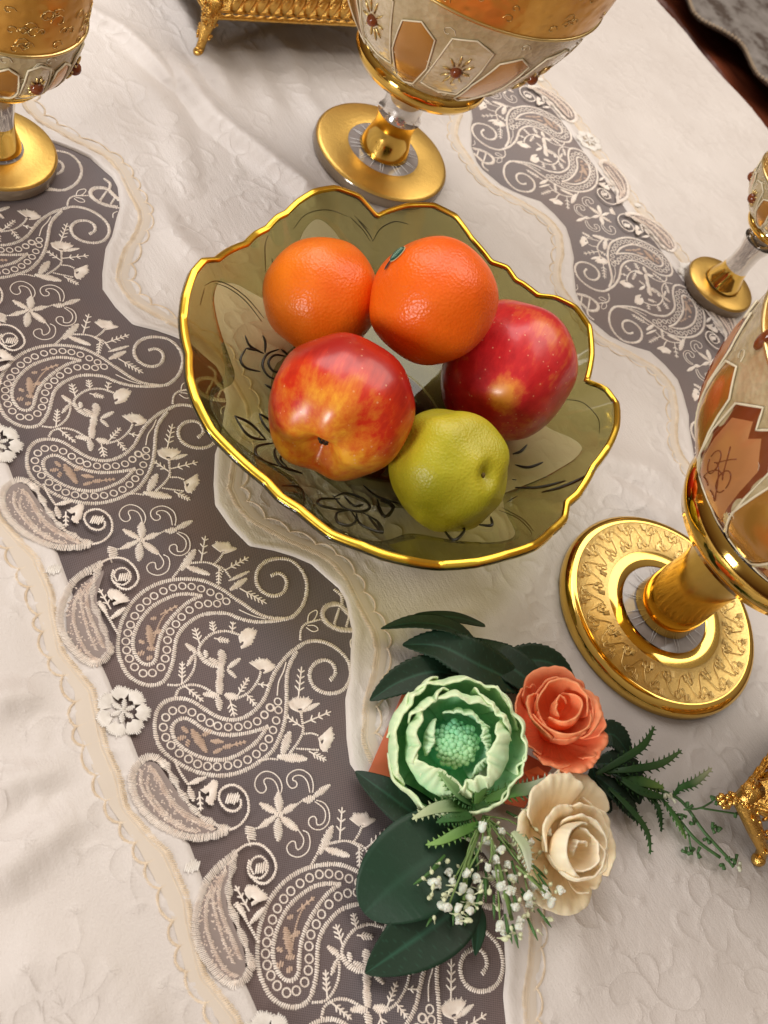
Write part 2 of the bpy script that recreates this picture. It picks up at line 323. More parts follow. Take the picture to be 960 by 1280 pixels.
    # --- spray beside the lower paisley
    s = Stitch(); p = [(-48.8,37.9),(-62.9,47.5),(-42.1,36.3),(-42.4,47.7),(-36.3,34.4),(-36,49.9),(-35.1,32.6),(-42.9,27.9),(-26.7,16.2),(-35.2,26),(-25.9,24.9),(-20.8,34.9)]
    s.fish(p[0], p[1], 4, 3.2); s.leaf(p[2], p[3], 2.4); s.fish(p[4], p[5], 3, 2.8); s.fish(p[6], p[7], 3, 2.5); s.leaf(p[8], p[9], 4.4); s.cord([p[10], p[11]], 1)
    s.fan([(-42.6,35.8)][0], [(-42.1,35.2),(-46.8,31.6),(-50.1,32.9),(-50.3,37.1),(-47.9,43.2),(-45.3,44.6),(-44,41.9)], .85)
    s.cord([(-42.5,36.2),(-36.5,33.9),(-32.6,32.1),(-28.7,27.1),(-25.5,20.7)], 1.3); s.cord([(-31.1,32.1),(-29.9,35.9),(-27.7,38.3)], 1.0)
    s.fan([(-23.9,38.3)][0], [(-26.3,38),(-27.4,42.7),(-28.4,47.2),(-22.9,45.9),(-20.5,42.5),(-18.1,38.4),(-20.2,36.2),(-26.3,38)], .85)
    p = [(-26.7,13.5),(-18.9,27.1),(-22.1,30),(-15.2,35.5)]; s.leaf(p[0], p[1], 4.6); s.fish(p[2], p[3], 4, 2.4); s.cord([(-28.2,4.3),(-27.2,9.1),(-25.2,12.8)], 1.0)
    done('leafy_spray', s, M_THREAD)
    # --- star flower with hooks
    s = Stitch(); p = [(-0.3,0.9),(-10,6),(-0.9,11.9),(10.6,6.1),(11,-5.4),(1.2,-11.2),(-9.3,-5.3)]
    for q, ww in zip(p[1:], (4.4, 3.2, 4.2, 4.2, 3.2, 3.6)): s.leaf(np.array(p[0]) + .12 * (np.array(q) - p[0]), q, ww)
    s.ring(p[0], 1.3); p2 = [(-1.3,-1.2),(0.7,3),(-0.7,11.4),(-1.6,15.8),(-1.3,15.6),(0.4,21.7),(-0.6,20.3),(-2.4,32.4),(-1.4,-14.8),(5,-16.6),(2.7,-17.9),(7.3,-18.4),(1.2,-11.2),(0.7,-13.3)]
    s.leaf(p2[0], p2[1], 3, z=.3); s.cord([p2[2], p2[3]], .9); s.leaf(p2[4], p2[5], 3.6); s.leaf(p2[6], p2[7], 3.2); s.leaf(p2[8], p2[9], 4.6, pw=.3); s.thread([p2[10], p2[11]], .8); s.cord([p2[12], p2[13]], 1)
    for q in ([(-9.3,6.8),(-11.7,8.7),(-15.7,9.3),(-19.8,7.6),(-22.2,3.9),(-21.3,-0.7),(-18,-3.7),(-14.3,-3.5),(-12.9,-1.2),(-14.4,1.2),(-17.9,1.3),(-18.8,3.3),(-16.8,6.1),(-13.4,6.6),(-10,6)], [(-2.8,21.9),(-6.2,24.1),(-11,24.8),(-15.1,22.2),(-16.5,18.3),(-15.5,13.9),(-12.4,12),(-9.1,12.8),(-8.9,15.8),(-11,16.7),(-12.8,15.1),(-13.9,17.6),(-12.4,20.8),(-8.6,21.9),(-3.4,20.6)],
              [(1.5,21.9),(4.4,25),(8.9,25.3),(13.5,22.8),(15.2,18.3),(13.8,14.4),(10.5,12.7),(8,14.1),(7.8,16.9),(9.6,17.5),(12.2,16.4),(13,19.5),(10.4,22.5),(6.6,23.4),(1.8,20.9)], [(11.7,8.6),(14,10.4),(18.3,9.2),(21.6,5.9),(21.9,0.8),(18.8,-2.8),(15.4,-2.6),(13.9,-0.1),(14.5,2.5),(18.5,1.5),(18.2,4.7),(15.2,7.1),(10,6.4)]): s.thread(q, .62, 1.5)
    done('star_flower', s, M_THREAD)
    # --- outer teardrops
    s = Stitch()
    s.cord([(-14.7,-13.6),(-11.9,-15),(-11.2,-19),(-14.5,-22.4),(-19.7,-22.9),(-22.8,-20.5),(-23.5,-16.6),(-22.2,-12.9),(-18.2,-10.4),(-13.8,-10.1),(-8.5,-12.3),(-5.4,-16.1),(-4,-20.4),(-4.2,-24.5)], 1.1, slant=.9)
    p = [(-18.3,-19.8),(-15.6,-13.9)]; s.leaf(p[0], p[1], 5.5, pw=.3)
    s.cord([(-4.5,-25.8),(-5,-32.6),(-7.9,-40.9),(-11.9,-46.5),(-18.1,-51.8),(-24.5,-55.6),(-32.4,-58.1),(-39.9,-58.2),(-47,-55.8),(-50.5,-51),(-51.7,-45.8),(-49.3,-42),(-44.8,-39.9)], 3.6, .8, h=.8)
    s.cord([(-47.1,-40.2),(-38.9,-39.1),(-31.8,-38.8),(-24.3,-37.5),(-17.9,-35.6),(-12.4,-32.6),(-8.9,-29.4),(-4.5,-25.8)], 3.8, .8, h=.8, wf=lambda t: .75 + .3 * math.sin(t * 34))
    p = [(-45.4,-34.7),(-39.1,-34.8),(-32.3,-33.8),(-32,-33.9),(-31.5,-24.2),(-30.9,-33.7),(-23.4,-34.8),(-26.5,-30.2),(-18.8,-33.1)]; s.cord(p[:3], 1.2); s.leaf(p[3], p[4], 2.6); s.leaf(p[5], p[6], 3); s.fish(p[7], p[8], 3, 2)
    s.fan([(-23.7,-27.2)][0], [(-27.1,-29.2),(-28.4,-24.3),(-28.3,-20.4),(-23.5,-22),(-18.1,-27.1),(-20.6,-29.4)], .85)
    done('teardrop', s, M_THREAD, 1.0)
    s = Stitch()
    for q, ww in (([(-46.3,-46.4),(-39.4,-45),(-31,-44.7),(-22.4,-42.4),(-14.8,-37.7),(-7.5,-31.4)], 2.2), ([(-44.3,-44.9),(-36.1,-43.8),(-27.4,-42.9),(-19.7,-39.5),(-11.6,-33.7)], 1.4), ([(-46.1,-50.6),(-39.7,-53.3),(-31.8,-52.4),(-23.9,-49.9),(-15.7,-45.5),(-9.8,-38.6)], 2.0), ([(-41.9,-49),(-36.7,-51.3),(-28.6,-49.8),(-20.6,-47.3),(-14.7,-43.2)], 1.6)): s.cord(q, ww, 1.0, slant=.9)
    ax_ = [np.array(a_[:2]) for a_ in s.a]
    for q in range(150):
        c_ = ax_[int(random.random() * len(ax_))] + np.array([random.gauss(0, 1.3), random.gauss(0, 1.3)]); a_ = random.uniform(0, 6.28); s.st(c_, c_ + 1.2 * np.array([math.cos(a_), math.sin(a_)]), .8, .75, 0)
    done('teardrop_filling', s, M_TEARTH, .9)
    s = Stitch()
    s.cord([(-140.9,-22.7),(-144.6,-22.6),(-146.9,-19.8),(-146.5,-16.3),(-143.4,-14.7),(-139.7,-15.7),(-137.9,-18.8),(-138,-21.3),(-140.7,-24.2),(-143.9,-24.1),(-146.8,-22)], .9, slant=.9)
    s.cord([(-153.3,-25.2),(-153.9,-19.8),(-151.5,-14.2),(-146,-11.3),(-140.1,-11.2),(-136.2,-14),(-134.6,-19.1),(-136.8,-22.6),(-140.7,-24.2)], 1.1, slant=.9); p = [(-142.4,-21),(-140.9,-15.6)]; s.leaf(p[0], p[1], 4.8, pw=.3)
    s.cord([(-152.7,-25.8),(-151.4,-31.7),(-150.1,-37.2),(-147.4,-43.2),(-142.3,-48.7),(-136.3,-53.7),(-129.8,-56.9),(-122.4,-57.8),(-115.2,-56.6),(-108.1,-54),(-103.4,-50.5),(-103.8,-44.9),(-107.2,-40)], 3.6, .8, h=.8)
    s.cord([(-105.9,-40.5),(-113.2,-39.6),(-119.2,-39.2),(-125.3,-38.8),(-132.3,-38.7),(-138.1,-37.1),(-144.6,-33),(-152.2,-26.7)], 3.8, .8, h=.8, wf=lambda t: .75 + .3 * math.sin(t * 30))
    p = [(-114,-33.6),(-121.2,-34.2),(-127.8,-35),(-132.7,-36.5),(-122.5,-33.6),(-125.5,-24.5),(-133.4,-35.1),(-125.6,-34.4),(-127.3,-31.6),(-138.8,-32.5)]; s.cord(p[:4], 1.2); s.leaf(p[4], p[5], 2.8); s.leaf(p[6], p[7], 2.8); s.fish(p[8], p[9], 3, 2.3)
    s.fan([(-130.6,-28.8)][0], [(-135.5,-30),(-137.9,-27.9),(-135.7,-23.8),(-128.6,-21),(-128.8,-25.2),(-128.5,-29.3)], .85)
    done('teardrop', s, M_THREAD, 1.0)
    s = Stitch()
    for q, ww in (([(-148.6,-32.8),(-144,-38.2),(-138,-41.3),(-130.7,-42.9),(-122.1,-42.9),(-112.3,-43.4)], 2.2), ([(-147.3,-36.2),(-141.7,-42.7),(-133.2,-45.3),(-122.8,-46.7),(-112.2,-46.9)], 1.6), ([(-145.1,-41.3),(-139.3,-47.1),(-130.7,-51.1),(-121.1,-52.2),(-111.6,-51.3),(-106.5,-47.9)], 2.0)): s.cord(q, ww, 1.0, slant=.9)
    ax_ = [np.array(a_[:2]) for a_ in s.a]
    for q in range(150):
        c_ = ax_[int(random.random() * len(ax_))] + np.array([random.gauss(0, 1.3), random.gauss(0, 1.3)]); a_ = random.uniform(0, 6.28); s.st(c_, c_ + 1.2 * np.array([math.cos(a_), math.sin(a_)]), .8, .75, 0)
    done('teardrop_filling', s, M_TEARTH, .9)
    for pts in ([(-6.6,-31.8),(-9.3,-40.3),(-19.2,-51.3),(-32.7,-57.3),(-43.4,-55.4),(-49.7,-49.3),(-47.8,-43.4),(-38.5,-41.3),(-28.7,-39.6),(-17,-36.7)], [(-150.3,-28.5),(-146.1,-41.6),(-137.2,-52),(-123.8,-57.3),(-109.4,-53.5),(-105.3,-44.9),(-114.1,-39.9),(-126.2,-39.1),(-138.1,-37.1)]):
        P = resample(pts, 2, True)[:-1]; n = len(P); c = P.mean(0); V = [(c[0] / 1000, c[1] / 1000, .0002)] + [((c[0] + (p[0] - c[0]) * k) / 1000, (c[1] + (p[1] - c[1]) * k) / 1000, .0002) for k in (.5, 1) for p in P]
        F = [(0, 1 + i, 1 + (i + 1) % n, 1 + (i + 1) % n) for i in range(n)] ; F2 = [(1 + i, 1 + n + i, 1 + n + (i + 1) % n, 1 + (i + 1) % n) for i in range(n)]
        me = bpy.data.meshes.new('teardrop_net'); me.from_pydata(V, [], [f[:3] for f in F] + F2); out.append(('teardrop_net', me, M_TEARNET, .5))
    # --- rosette and dot
    s = Stitch(); c = np.array([(-77,-48.2)][0])
    for k in range(7):
        a0 = 2 * PI * k / 7 + .2
        ol = [c + 13.2 * (1 - .16 * abs(t) ** 2.2) * np.array([math.cos(a0 + t * .45), math.sin(a0 + t * .45)]) for t in np.linspace(-1, 1, 9)]
        s.fan(c + 4.5 * np.array([math.cos(a0), math.sin(a0)]), ol, 1.0, inner=.25)
    for k in range(6):
        a0 = 2 * PI * k / 6 + .5; s.leaf(c + 1.2 * np.array([math.cos(a0), math.sin(a0)]), c + 6 * np.array([math.cos(a0), math.sin(a0)]), 2.8, z=.5)
    s.leaf(c - [1.5, 0], c + [1.5, 0], 3, z=.8)
    done('rosette', s, M_WHITE, 1.0)
    s = Stitch(); p = [(2.1,-51),(4.5,-44.7)]; s.leaf(p[0], p[1], 5.5, pw=.3); done('dot', s, M_WHITE, 1.0)
    # --- bell flower
    s = Stitch()
    s.cord([(-77.9,90.3),(-83.8,88.3),(-88.8,86.6),(-90.8,82.3),(-90.4,77.6),(-87.3,74.1),(-83.2,73.6),(-79,75.7),(-75.3,79.8),(-72.5,86.3)], 2.8, .9); s.cord([(-86.8,85),(-79.9,78)], 1.5); s.cord([(-81.3,89.1),(-76,83.8)], 1.3); s.cord([(-89.1,88.1),(-93.6,90.4),(-98.3,88.3)], 1.8)
    s.cord([(-78.4,55),(-83.2,58),(-85.6,62.7),(-85,71.1)], 1.2); s.thread([(-86,63.8),(-90,66.9),(-90.8,72.1),(-88.4,71.2),(-85.7,67.1),(-86,63.8)], .6, 1.3); s.thread([(-84.3,62.9),(-82.9,66.5),(-80,67.5),(-80,64),(-83.5,61.6)], .6, 1.3); s.cord([(-72.5,86.3),(-68.7,89.5),(-63.8,88.9)], 1.2); s.thread([(-68.7,85),(-67.4,81.6),(-63.8,79.9)], .6)
    done('bell_flower', s, M_THREAD)
    return out

INNER = [(-169, 47), (-154, 49), (-139, 54), (-132, 66), (-125, 75), (-117, 83), (-107, 87), (-98, 91), (-89, 91), (-71, 85), (-64, 80), (-48, 70), (-39, 62), (-20, 52), (-7.5, 47)]
OUTER = [(-168, -44), (-126, -47), (-94, -47), (-55, -49), (-28, -50), (-6.5, -44)]
TRIML = [(-169, -55), (-147, -55), (-137, -58), (-115, -62), (-104, -59), (-92, -56), (-64, -61), (-48, -61), (-34, -64), (-15, -58), (-7.5, -55)]
SCALL = [(-176, -66), (-148, -64), (-116, -69), (-95, -64), (-78, -70), (-41, -71), (-14.5, -66)]
TRIMR = [(-176, 59), (-165, 58), (-154, 61), (-145, 68), (-135, 76), (-127, 84), (-121, 90), (-113, 95), (-102, 97), (-87, 96), (-66, 96), (-57, 93), (-50, 88), (-42, 81), (-35, 73), (-28, 68), (-19, 62), (-14.5, 59)]
def facets_ok(): return True
def per(tab, x):
    P = np.array(tab[:-1], float); return np.interp(np.asarray(x), P[:, 0], P[:, 1], period=PER)
def y_in1(x): return ORG[1] + per(INNER, (x - ORG[0]) * 1000) / 1000      # world metres
def y_out1(x): return ORG[1] + per(OUTER, (x - ORG[0]) * 1000) / 1000
def y_in2(x): return ROTC[1] - y_in1(ROTC[0] - x)
def y_out2(x): return ROTC[1] - y_out1(ROTC[0] - x) - .010
Y_EDGE = 0.994

# relief of the satin: folds and woven scrolls
X0, X1, YL, YH = -0.80, 0.26, -0.10, 1.02
RES = 0.0010
NX, NY = int((X1 - X0) / RES), int((YH - YL) / RES)
damask = np.zeros((NX, NY), np.float32); folds = np.zeros((NX, NY), np.float32)
SEG = []
def stamp(arr, pts, sig, amp, mode='max'):
    if arr is damask: q_ = resample(pts, .0022); SEG.extend((*a[:2], *b[:2]) for a, b in zip(q_[:-1], q_[1:]))
    P = resample(pts, sig * .5) if len(pts) > 1 else np.array(pts)
    r = int(3 * sig / RES)
    for i, (x, y) in enumerate(P[:, :2]):
        t = i / max(1, len(P) - 1); a = amp * min(1, 6 * t + .15, 6 * (1 - t) + .15)
        ix, iy = int((x - X0) / RES), int((y - YL) / RES)
        if ix - r < 0 or iy - r < 0 or ix + r + 1 >= NX or iy + r + 1 >= NY: continue
        g = np.arange(-r, r + 1) * RES; K = a * np.exp(-(g[:, None] ** 2 + g[None] ** 2) / (2 * sig * sig))
        sl = arr[ix - r:ix + r + 1, iy - r:iy + r + 1]
        if abs(amp) == amp: np.maximum(sl, K, out=sl)
        else: np.minimum(sl, K, out=sl)
def scroll(cx, cy, ang, sc):
    """a woven branch: stem, side curls and leaves"""
    ca, sa = math.cos(ang), math.sin(ang)
    T = lambda p: (cx + sc * (p[0] * ca - p[1] * sa), cy + sc * (p[0] * sa + p[1] * ca))
    sh = [[(-30, -8), (-15, 2), (0, 5), (18, 0), (32, 8), (36, 20), (28, 26), (20, 20)], [(-12, 3), (-14, 14), (-6, 22), (4, 18), (2, 11)], [(4, 5), (8, -8), (18, -14), (28, -8), (24, -2)],
          [(-30, -8), (-36, 4), (-30, 12), (-24, 6)], [(0, 5), (6, 14), (16, 14)], [(16, 14), (8, 20), (10, 30)], [(18, 0), (30, -4), (40, -2)], [(-20, -2), (-24, -14), (-16, -22), (-8, -16)], [(8, -8), (2, -18), (6, -28)], [(36, 20), (44, 24), (50, 34)]]
    for q in sh: stamp(damask, [T((a, b)) for a, b in q], .0009, 1.0)
    for (a, b, aa) in ((10, 32, 1.2), (52, 36, .8), (6, -30, -1.5), (42, -2, 0), (-16, 24, 2)):
        for k in range(5): t = aa + (k - 2) * .6; stamp(damask, [T((a, b)), T((a + 5 * math.cos(t), b + 5 * math.sin(t)))], .0009, .9)
gx = X0
for i, cx in enumerate(np.arange(X0 + .03, X1, .074)):
    for j, cy in enumerate(np.arange(YL + .02, YH, .066)):
        scroll(cx + random.uniform(-.012, .012) + (j % 2) * .037, cy + random.uniform(-.01, .01), random.uniform(0, 6.28), random.uniform(.0007, .00095))
for pts, sg, am in (([(-0.6502,0.3201,0),(-0.6324,0.3284,0),(-0.6147,0.343,0),(-0.5794,0.3532,0),(-0.5493,0.3557,0)], .006, .0035), ([(-0.5905,0.366,0),(-0.5599,0.3671,0),(-0.523,0.3727,0),(-0.4884,0.3889,0),(-0.4497,0.4062,-0),(-0.4215,0.4081,0)], .008, .0050), ([(-0.6661,0.3952,0),(-0.619,0.3978,0),(-0.5781,0.3957,0),(-0.5429,0.3957,0)], .007, .004),
                    ([(-0.5673,0.3321,0),(-0.5335,0.3391,0),(-0.486,0.3299,-0),(-0.4488,0.3188,0)], .010, .0025), ([(-0.6002,0.4309,0),(-0.5544,0.4294,0),(-0.5279,0.4264,0)], .007, .002), ([(-0.452,0.2937,0),(-0.4231,0.2923,-0),(-0.3862,0.3013,0)], .007, .0025), ([(-0.6092,0.4724,0),(-0.5529,0.4615,0),(-0.5168,0.4605,0)], .008, .0025),
                    ([(-0.1574,0.078,0),(-0.1551,0.107,0),(-0.1564,0.1334,0)], .006, .0035), ([(-0.1194,0.0682,-0),(-0.1178,0.0965,0),(-0.1222,0.1214,0)], .006, .003), ([(-0.0823,0.0518,0),(-0.0898,0.0821,0),(-0.0961,0.1106,0)], .007, .0035), ([(-0.2191,0.1073,0),(-0.1816,0.1093,0),(-0.1545,0.1107,0)], .008, .002), ([(-0.1418,0.1001,0),(-0.1077,0.0853,0),(-0.0866,0.0809,0)], .004, .0012),
                    ([(-0.1758,0.5024,0),(-0.1566,0.5323,-0),(-0.1205,0.5708,0)], .010, .003), ([(-0.1495,0.4469,0),(-0.1034,0.3711,0),(-0.111,0.3505,0)], .010, .002), ([(0.0672,0.2769,0),(0.0807,0.319,0),(0.1232,0.3588,0)], .014, .002), ([(-0.402,0.5488,0),(-0.3486,0.5625,0),(-0.321,0.577,-0)], .012, .0015), ([(-0.1591,0.5011,-0),(-0.1107,0.5267,0)], .008, .002), ([(-0.0514,0.0507,0),(-0.0264,0.0784,0),(0.0028,0.0944,0)], .012, .003)):
    stamp(folds, [p[:2] for p in pts], sg, am * 1.5)
gxx = np.linspace(0, 1, NX)[:, None]; gyy = np.linspace(0, 1, NY)[None]
for k in range(9):
    a, b, ph = RNG.uniform(-14, 14), RNG.uniform(-14, 14), RNG.uniform(0, 6.28); folds += .00035 * np.sin(2 * PI * (a * gxx + b * gyy) * .7 + ph).astype(np.float32)
def samp(arr, x, y):
    fx = np.clip((x - X0) / RES, 0, NX - 2); fy = np.clip((y - YL) / RES, 0, NY - 2); i = fx.astype(int); j = fy.astype(int); u = fx - i; v = fy - j
    return arr[i, j] * (1 - u) * (1 - v) + arr[i + 1, j] * u * (1 - v) + arr[i, j + 1] * (1 - u) * v + arr[i + 1, j + 1] * u * v

# ------------------------------------------------------------------ tablecloth
cloth = tag(empty('tablecloth', (-.25, .45, 0)), 'cream satin tablecloth with two grey lace bands of paisley embroidery under everything', 'tablecloth'); CL = Vector(cloth.location)
HGT = []
def panel(ya, yb, ysteps, xstep, drop=False, fade_a=True, fade_b=True):
    xs = np.arange(X0 + .01, X1 - .01, xstep); t = np.linspace(0, 1, ysteps)
    A = ya(xs); Bq = yb(xs); X = np.repeat(xs[:, None], ysteps, 1); Y = A[:, None] + (Bq - A)[:, None] * t[None]
    da = (Y - A[:, None]) if fade_a else np.full_like(Y, 1); db = (Bq[:, None] - Y) if fade_b else np.full_like(Y, 1)
    d = np.minimum(da, db); f = np.clip((d - .021) / .03, 0, 1); f = f * f * (3 - 2 * f)
    D = samp(damask, X, Y); Z = .0004 + f * np.maximum(samp(folds, X, Y), -.0003) + D * .00042 * np.clip(d / .01, 0, 1)
    SG = np.array(SEG); fx = (SG[:, 0] + SG[:, 2]) / 2; fy = (SG[:, 1] + SG[:, 3]) / 2; aa, bb_ = ya(fx), yb(fx); dd = np.minimum(fy - aa if fade_a else 1, bb_ - fy if fade_b else 1)
    ok = (fy > aa) & (fy < bb_) & (dd > .024) & (fy < .70); HGT.append(SG[ok])
    Z += .0005 * np.exp(-((d - .004) / .0035) ** 2)                          # soft roll of the turned hem
    Z[d < 1e-6] -= .0012
    V = np.stack([X, Y, Z], 2)
    if drop:
        k = 26; r = .006; E_ = V[:, -1:, :].copy(); ext = []
        for i in range(1, k):
            if i < 7: a = i / 6 * PI / 2; ext.append(E_ + np.array([0, r * math.sin(a), -r * (1 - math.cos(a))]))
            else: ext.append(E_ + np.stack([0 * xs, r + .008 * np.sin(xs * 60 + i * .15) * (i - 6) / 20, 0 * xs - r - (i - 6) * .014], 1)[:, None, :])
        V = np.concatenate([V] + ext, 1); D = np.pad(D, ((0, 0), (0, k - 1)))
    nu, nv = V.shape[:2]; me = npmesh('satin_panel', V.reshape(-1, 3) - np.array(CL), gridfaces(nu, nv))
    a = me.attributes.new('damask', 'FLOAT', 'POINT'); a.data.foreach_set('value', D.ravel().astype(np.float32))
    return link('satin_panel', me, M_SATIN, cloth)
p1 = panel(lambda x: 0 * x - .06, y_out1, 130, .0014, fade_a=False); p2 = panel(y_in1, y_in2, 270, .0014); p3 = panel(y_out2, lambda x: 0 * x + Y_EDGE, 110, .0022, drop=True, fade_b=False)
tag(p1, 'cream satin margin in front of the near lace band'); tag(p2, 'cream satin centre under the fruit bowl'); tag(p3, 'cream satin margin along the table edge')
def zat(x, y):
    d = np.full_like(x, 1.0); 
    for fn, sg in ((y_out1, -1), (y_in1, 1), (y_in2, -1), (y_out2, 1)):
        e_ = (y - fn(x)) * sg; d = np.where(e_ > 0, np.minimum(d, e_), d) if sg else d
    f = np.clip((d - .021) / .03, 0, 1); f = f * f * (3 - 2 * f)
    return .0004 + f * np.maximum(samp(folds, x, y), -.0003) + samp(damask, x, y) * .00042
SG = np.concatenate(HGT); p_, q_ = SG[:, :2], SG[:, 2:]; d_ = q_ - p_; d_ /= np.linalg.norm(d_, axis=1)[:, None] + 1e-9; n_ = np.stack([-d_[:, 1], d_[:, 0]], 1); V = np.zeros((len(SG), 2, 3, 3))
for i_, c_ in enumerate((p_ - d_ * .0002, q_ + d_ * .0002)):
    for j_, (sd_, zz_) in enumerate(((-1, -.00030), (0, .00022), (1, -.00030))): V[:, i_, j_, :2] = c_ + n_ * sd_ * .00055; V[:, i_, j_, 2] = zat(c_[:, 0], c_[:, 1]) + zz_
F_ = (np.array([(0, 3, 4, 1), (1, 4, 5, 2)])[None] + (np.arange(len(SG)) * 6)[:, None, None]).reshape(-1, 4)
tag(link('woven_scrolls', npmesh('woven_scrolls', V.reshape(-1, 3) - np.array(CL), F_[:, ::-1]), M_SATIN, p2), kind='stuff')
MM = motif_meshes()
def scallop_trim(which):
    s = Stitch(); x0 = -640; x1 = 310
    xs = np.arange(x0, x1, 4.0)
    line, off = (TRIML, -1) if which == 'outer' else (TRIMR, 1)
    Y = per(line, xs); s.cord(np.stack([xs, Y], 1), 3.0, .95, slant=.4, z=.9, h=.7); s.cord(np.stack([xs, Y + off * 2.4], 1), 1.0, .8, slant=.9, z=.9, h=.5)
    nx = np.arange(x0, x1, 12.2) + RNG.uniform(-2, 2, len(np.arange(x0, x1, 12.2)))
    oy = per(SCALL, nx) if which == 'outer' else per(TRIMR, nx) + 7.5
    for i in range(len(nx) - 1):
        a = np.array([nx[i], oy[i]]); b = np.array([nx[i + 1], oy[i + 1]]); mid = (a + b) / 2; dv = b - a; nn = np.array([-dv[1], dv[0]]); nn /= np.linalg.norm(nn); nn *= off
        s.cord([a, a + dv * .2 + nn * 2.2, mid + nn * 3.2, a + dv * .8 + nn * 2.2, b], 1.25, .8, slant=.9, z=.9, h=.6)
        s.cord([a, (nx[i] + RNG.uniform(-1, 1), per(line, nx[i]) + off * 2.5)], .9, .8, slant=.9, z=.9)
    V = []; xs2 = np.arange(x0, x1, 2.0); ya = per(line, xs2); yb = per(SCALL, xs2) if which == 'outer' else per(TRIMR, xs2) + 7.5
    V = np.stack([np.stack([xs2, ya, 0 * xs2 + .95], 1), np.stack([xs2, (ya + yb) / 2, 0 * xs2 + 1.25], 1), np.stack([xs2, yb, 0 * xs2 + .95], 1)], 1).reshape(-1, 3) / 1000
    return s.mesh('scalloped_trim'), npmesh('trim_net', V, gridfaces(len(xs2), 3))
TR = {k: scallop_trim(k) for k in ('outer', 'inner')}
RJ = random.Random(3)
for b in (0, 1):
    xs = np.arange(X0 + .01, X1 - .01, .02); ya, yb = (y_out1, y_in1) if b == 0 else (y_in2, y_out2)
    A = ya(xs) - .006; Bq = yb(xs) + .006
    A = 0 * A + A.min(); Bq = 0 * Bq + Bq.max()
    V = np.stack([np.repeat(xs[:, None], 12, 1), A[:, None] + (Bq - A)[:, None] * np.linspace(0, 1, 12)[None], np.full((len(xs), 12), -.0009)], 2)
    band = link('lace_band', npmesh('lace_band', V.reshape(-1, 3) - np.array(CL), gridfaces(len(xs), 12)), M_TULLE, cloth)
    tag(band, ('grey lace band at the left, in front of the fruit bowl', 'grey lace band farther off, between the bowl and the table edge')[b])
    for t in range(-4, 3):
        for name, me, mt, z in MM:
            if b == 0: loc = Vector((ORG[0] + t * PER / 1000, ORG[1] - .001 * (0 if t == 0 else 1.5), -.0008 + (.0022 if z else 0))); rz = 0
            else: loc = Vector((ROTC[0] - ORG[0] - t * PER / 1000, ROTC[1] - ORG[1] + .002, -.0008 + (.0022 if z else 0))); rz = PI
            if loc.x < -.80 or loc.x > (.27 if b == 0 else 0) or (b == 1 and loc.x < -.72): continue
            if not me.materials: me.materials.append(mt)
            o = bpy.data.objects.new(name, me); C.objects.link(o); o.parent = band; o.location = loc - CL + Vector((RJ.uniform(-.0004, .0004), RJ.uniform(-.0004, .0004), 0)); o.rotation_euler.z = rz + RJ.uniform(-.008, .008); sc_ = RJ.uniform(.99, 1.012); o.scale = (sc_, sc_, 1)
            if t == 0 and b == 0 and name != 'teardrop_net': me.polygons.foreach_set('use_smooth', np.ones(len(me.polygons), bool))
    for k in ('outer', 'inner'):
        for me, mt, nm in ((TR[k][0], M_BEIGE, 'scalloped_trim'), (TR[k][1], M_TRIMNET, 'trim_net')):
            if not me.materials: me.materials.append(mt)
            o = bpy.data.objects.new(nm, me); C.objects.link(o); o.parent = band
            if b == 0: o.location = Vector((ORG[0], ORG[1], -.0003)) - CL
            else: o.location = Vector((ROTC[0] - ORG[0], ROTC[1] - ORG[1] - (.010 if k == 'outer' else 0), -.0003)) - CL; o.rotation_euler.z = PI
print('lace tris', sum(len(x[1].polygons) * 2 for x in MM))
tt = tag(MB(), None) if False else MB(); tt.box((-.25, .40, -.022), (1.3, 1.175, .036))
tag(tt.build('table_top', mat('table_wood', (.09, .04, .025), .4), smooth=False), kind='structure')

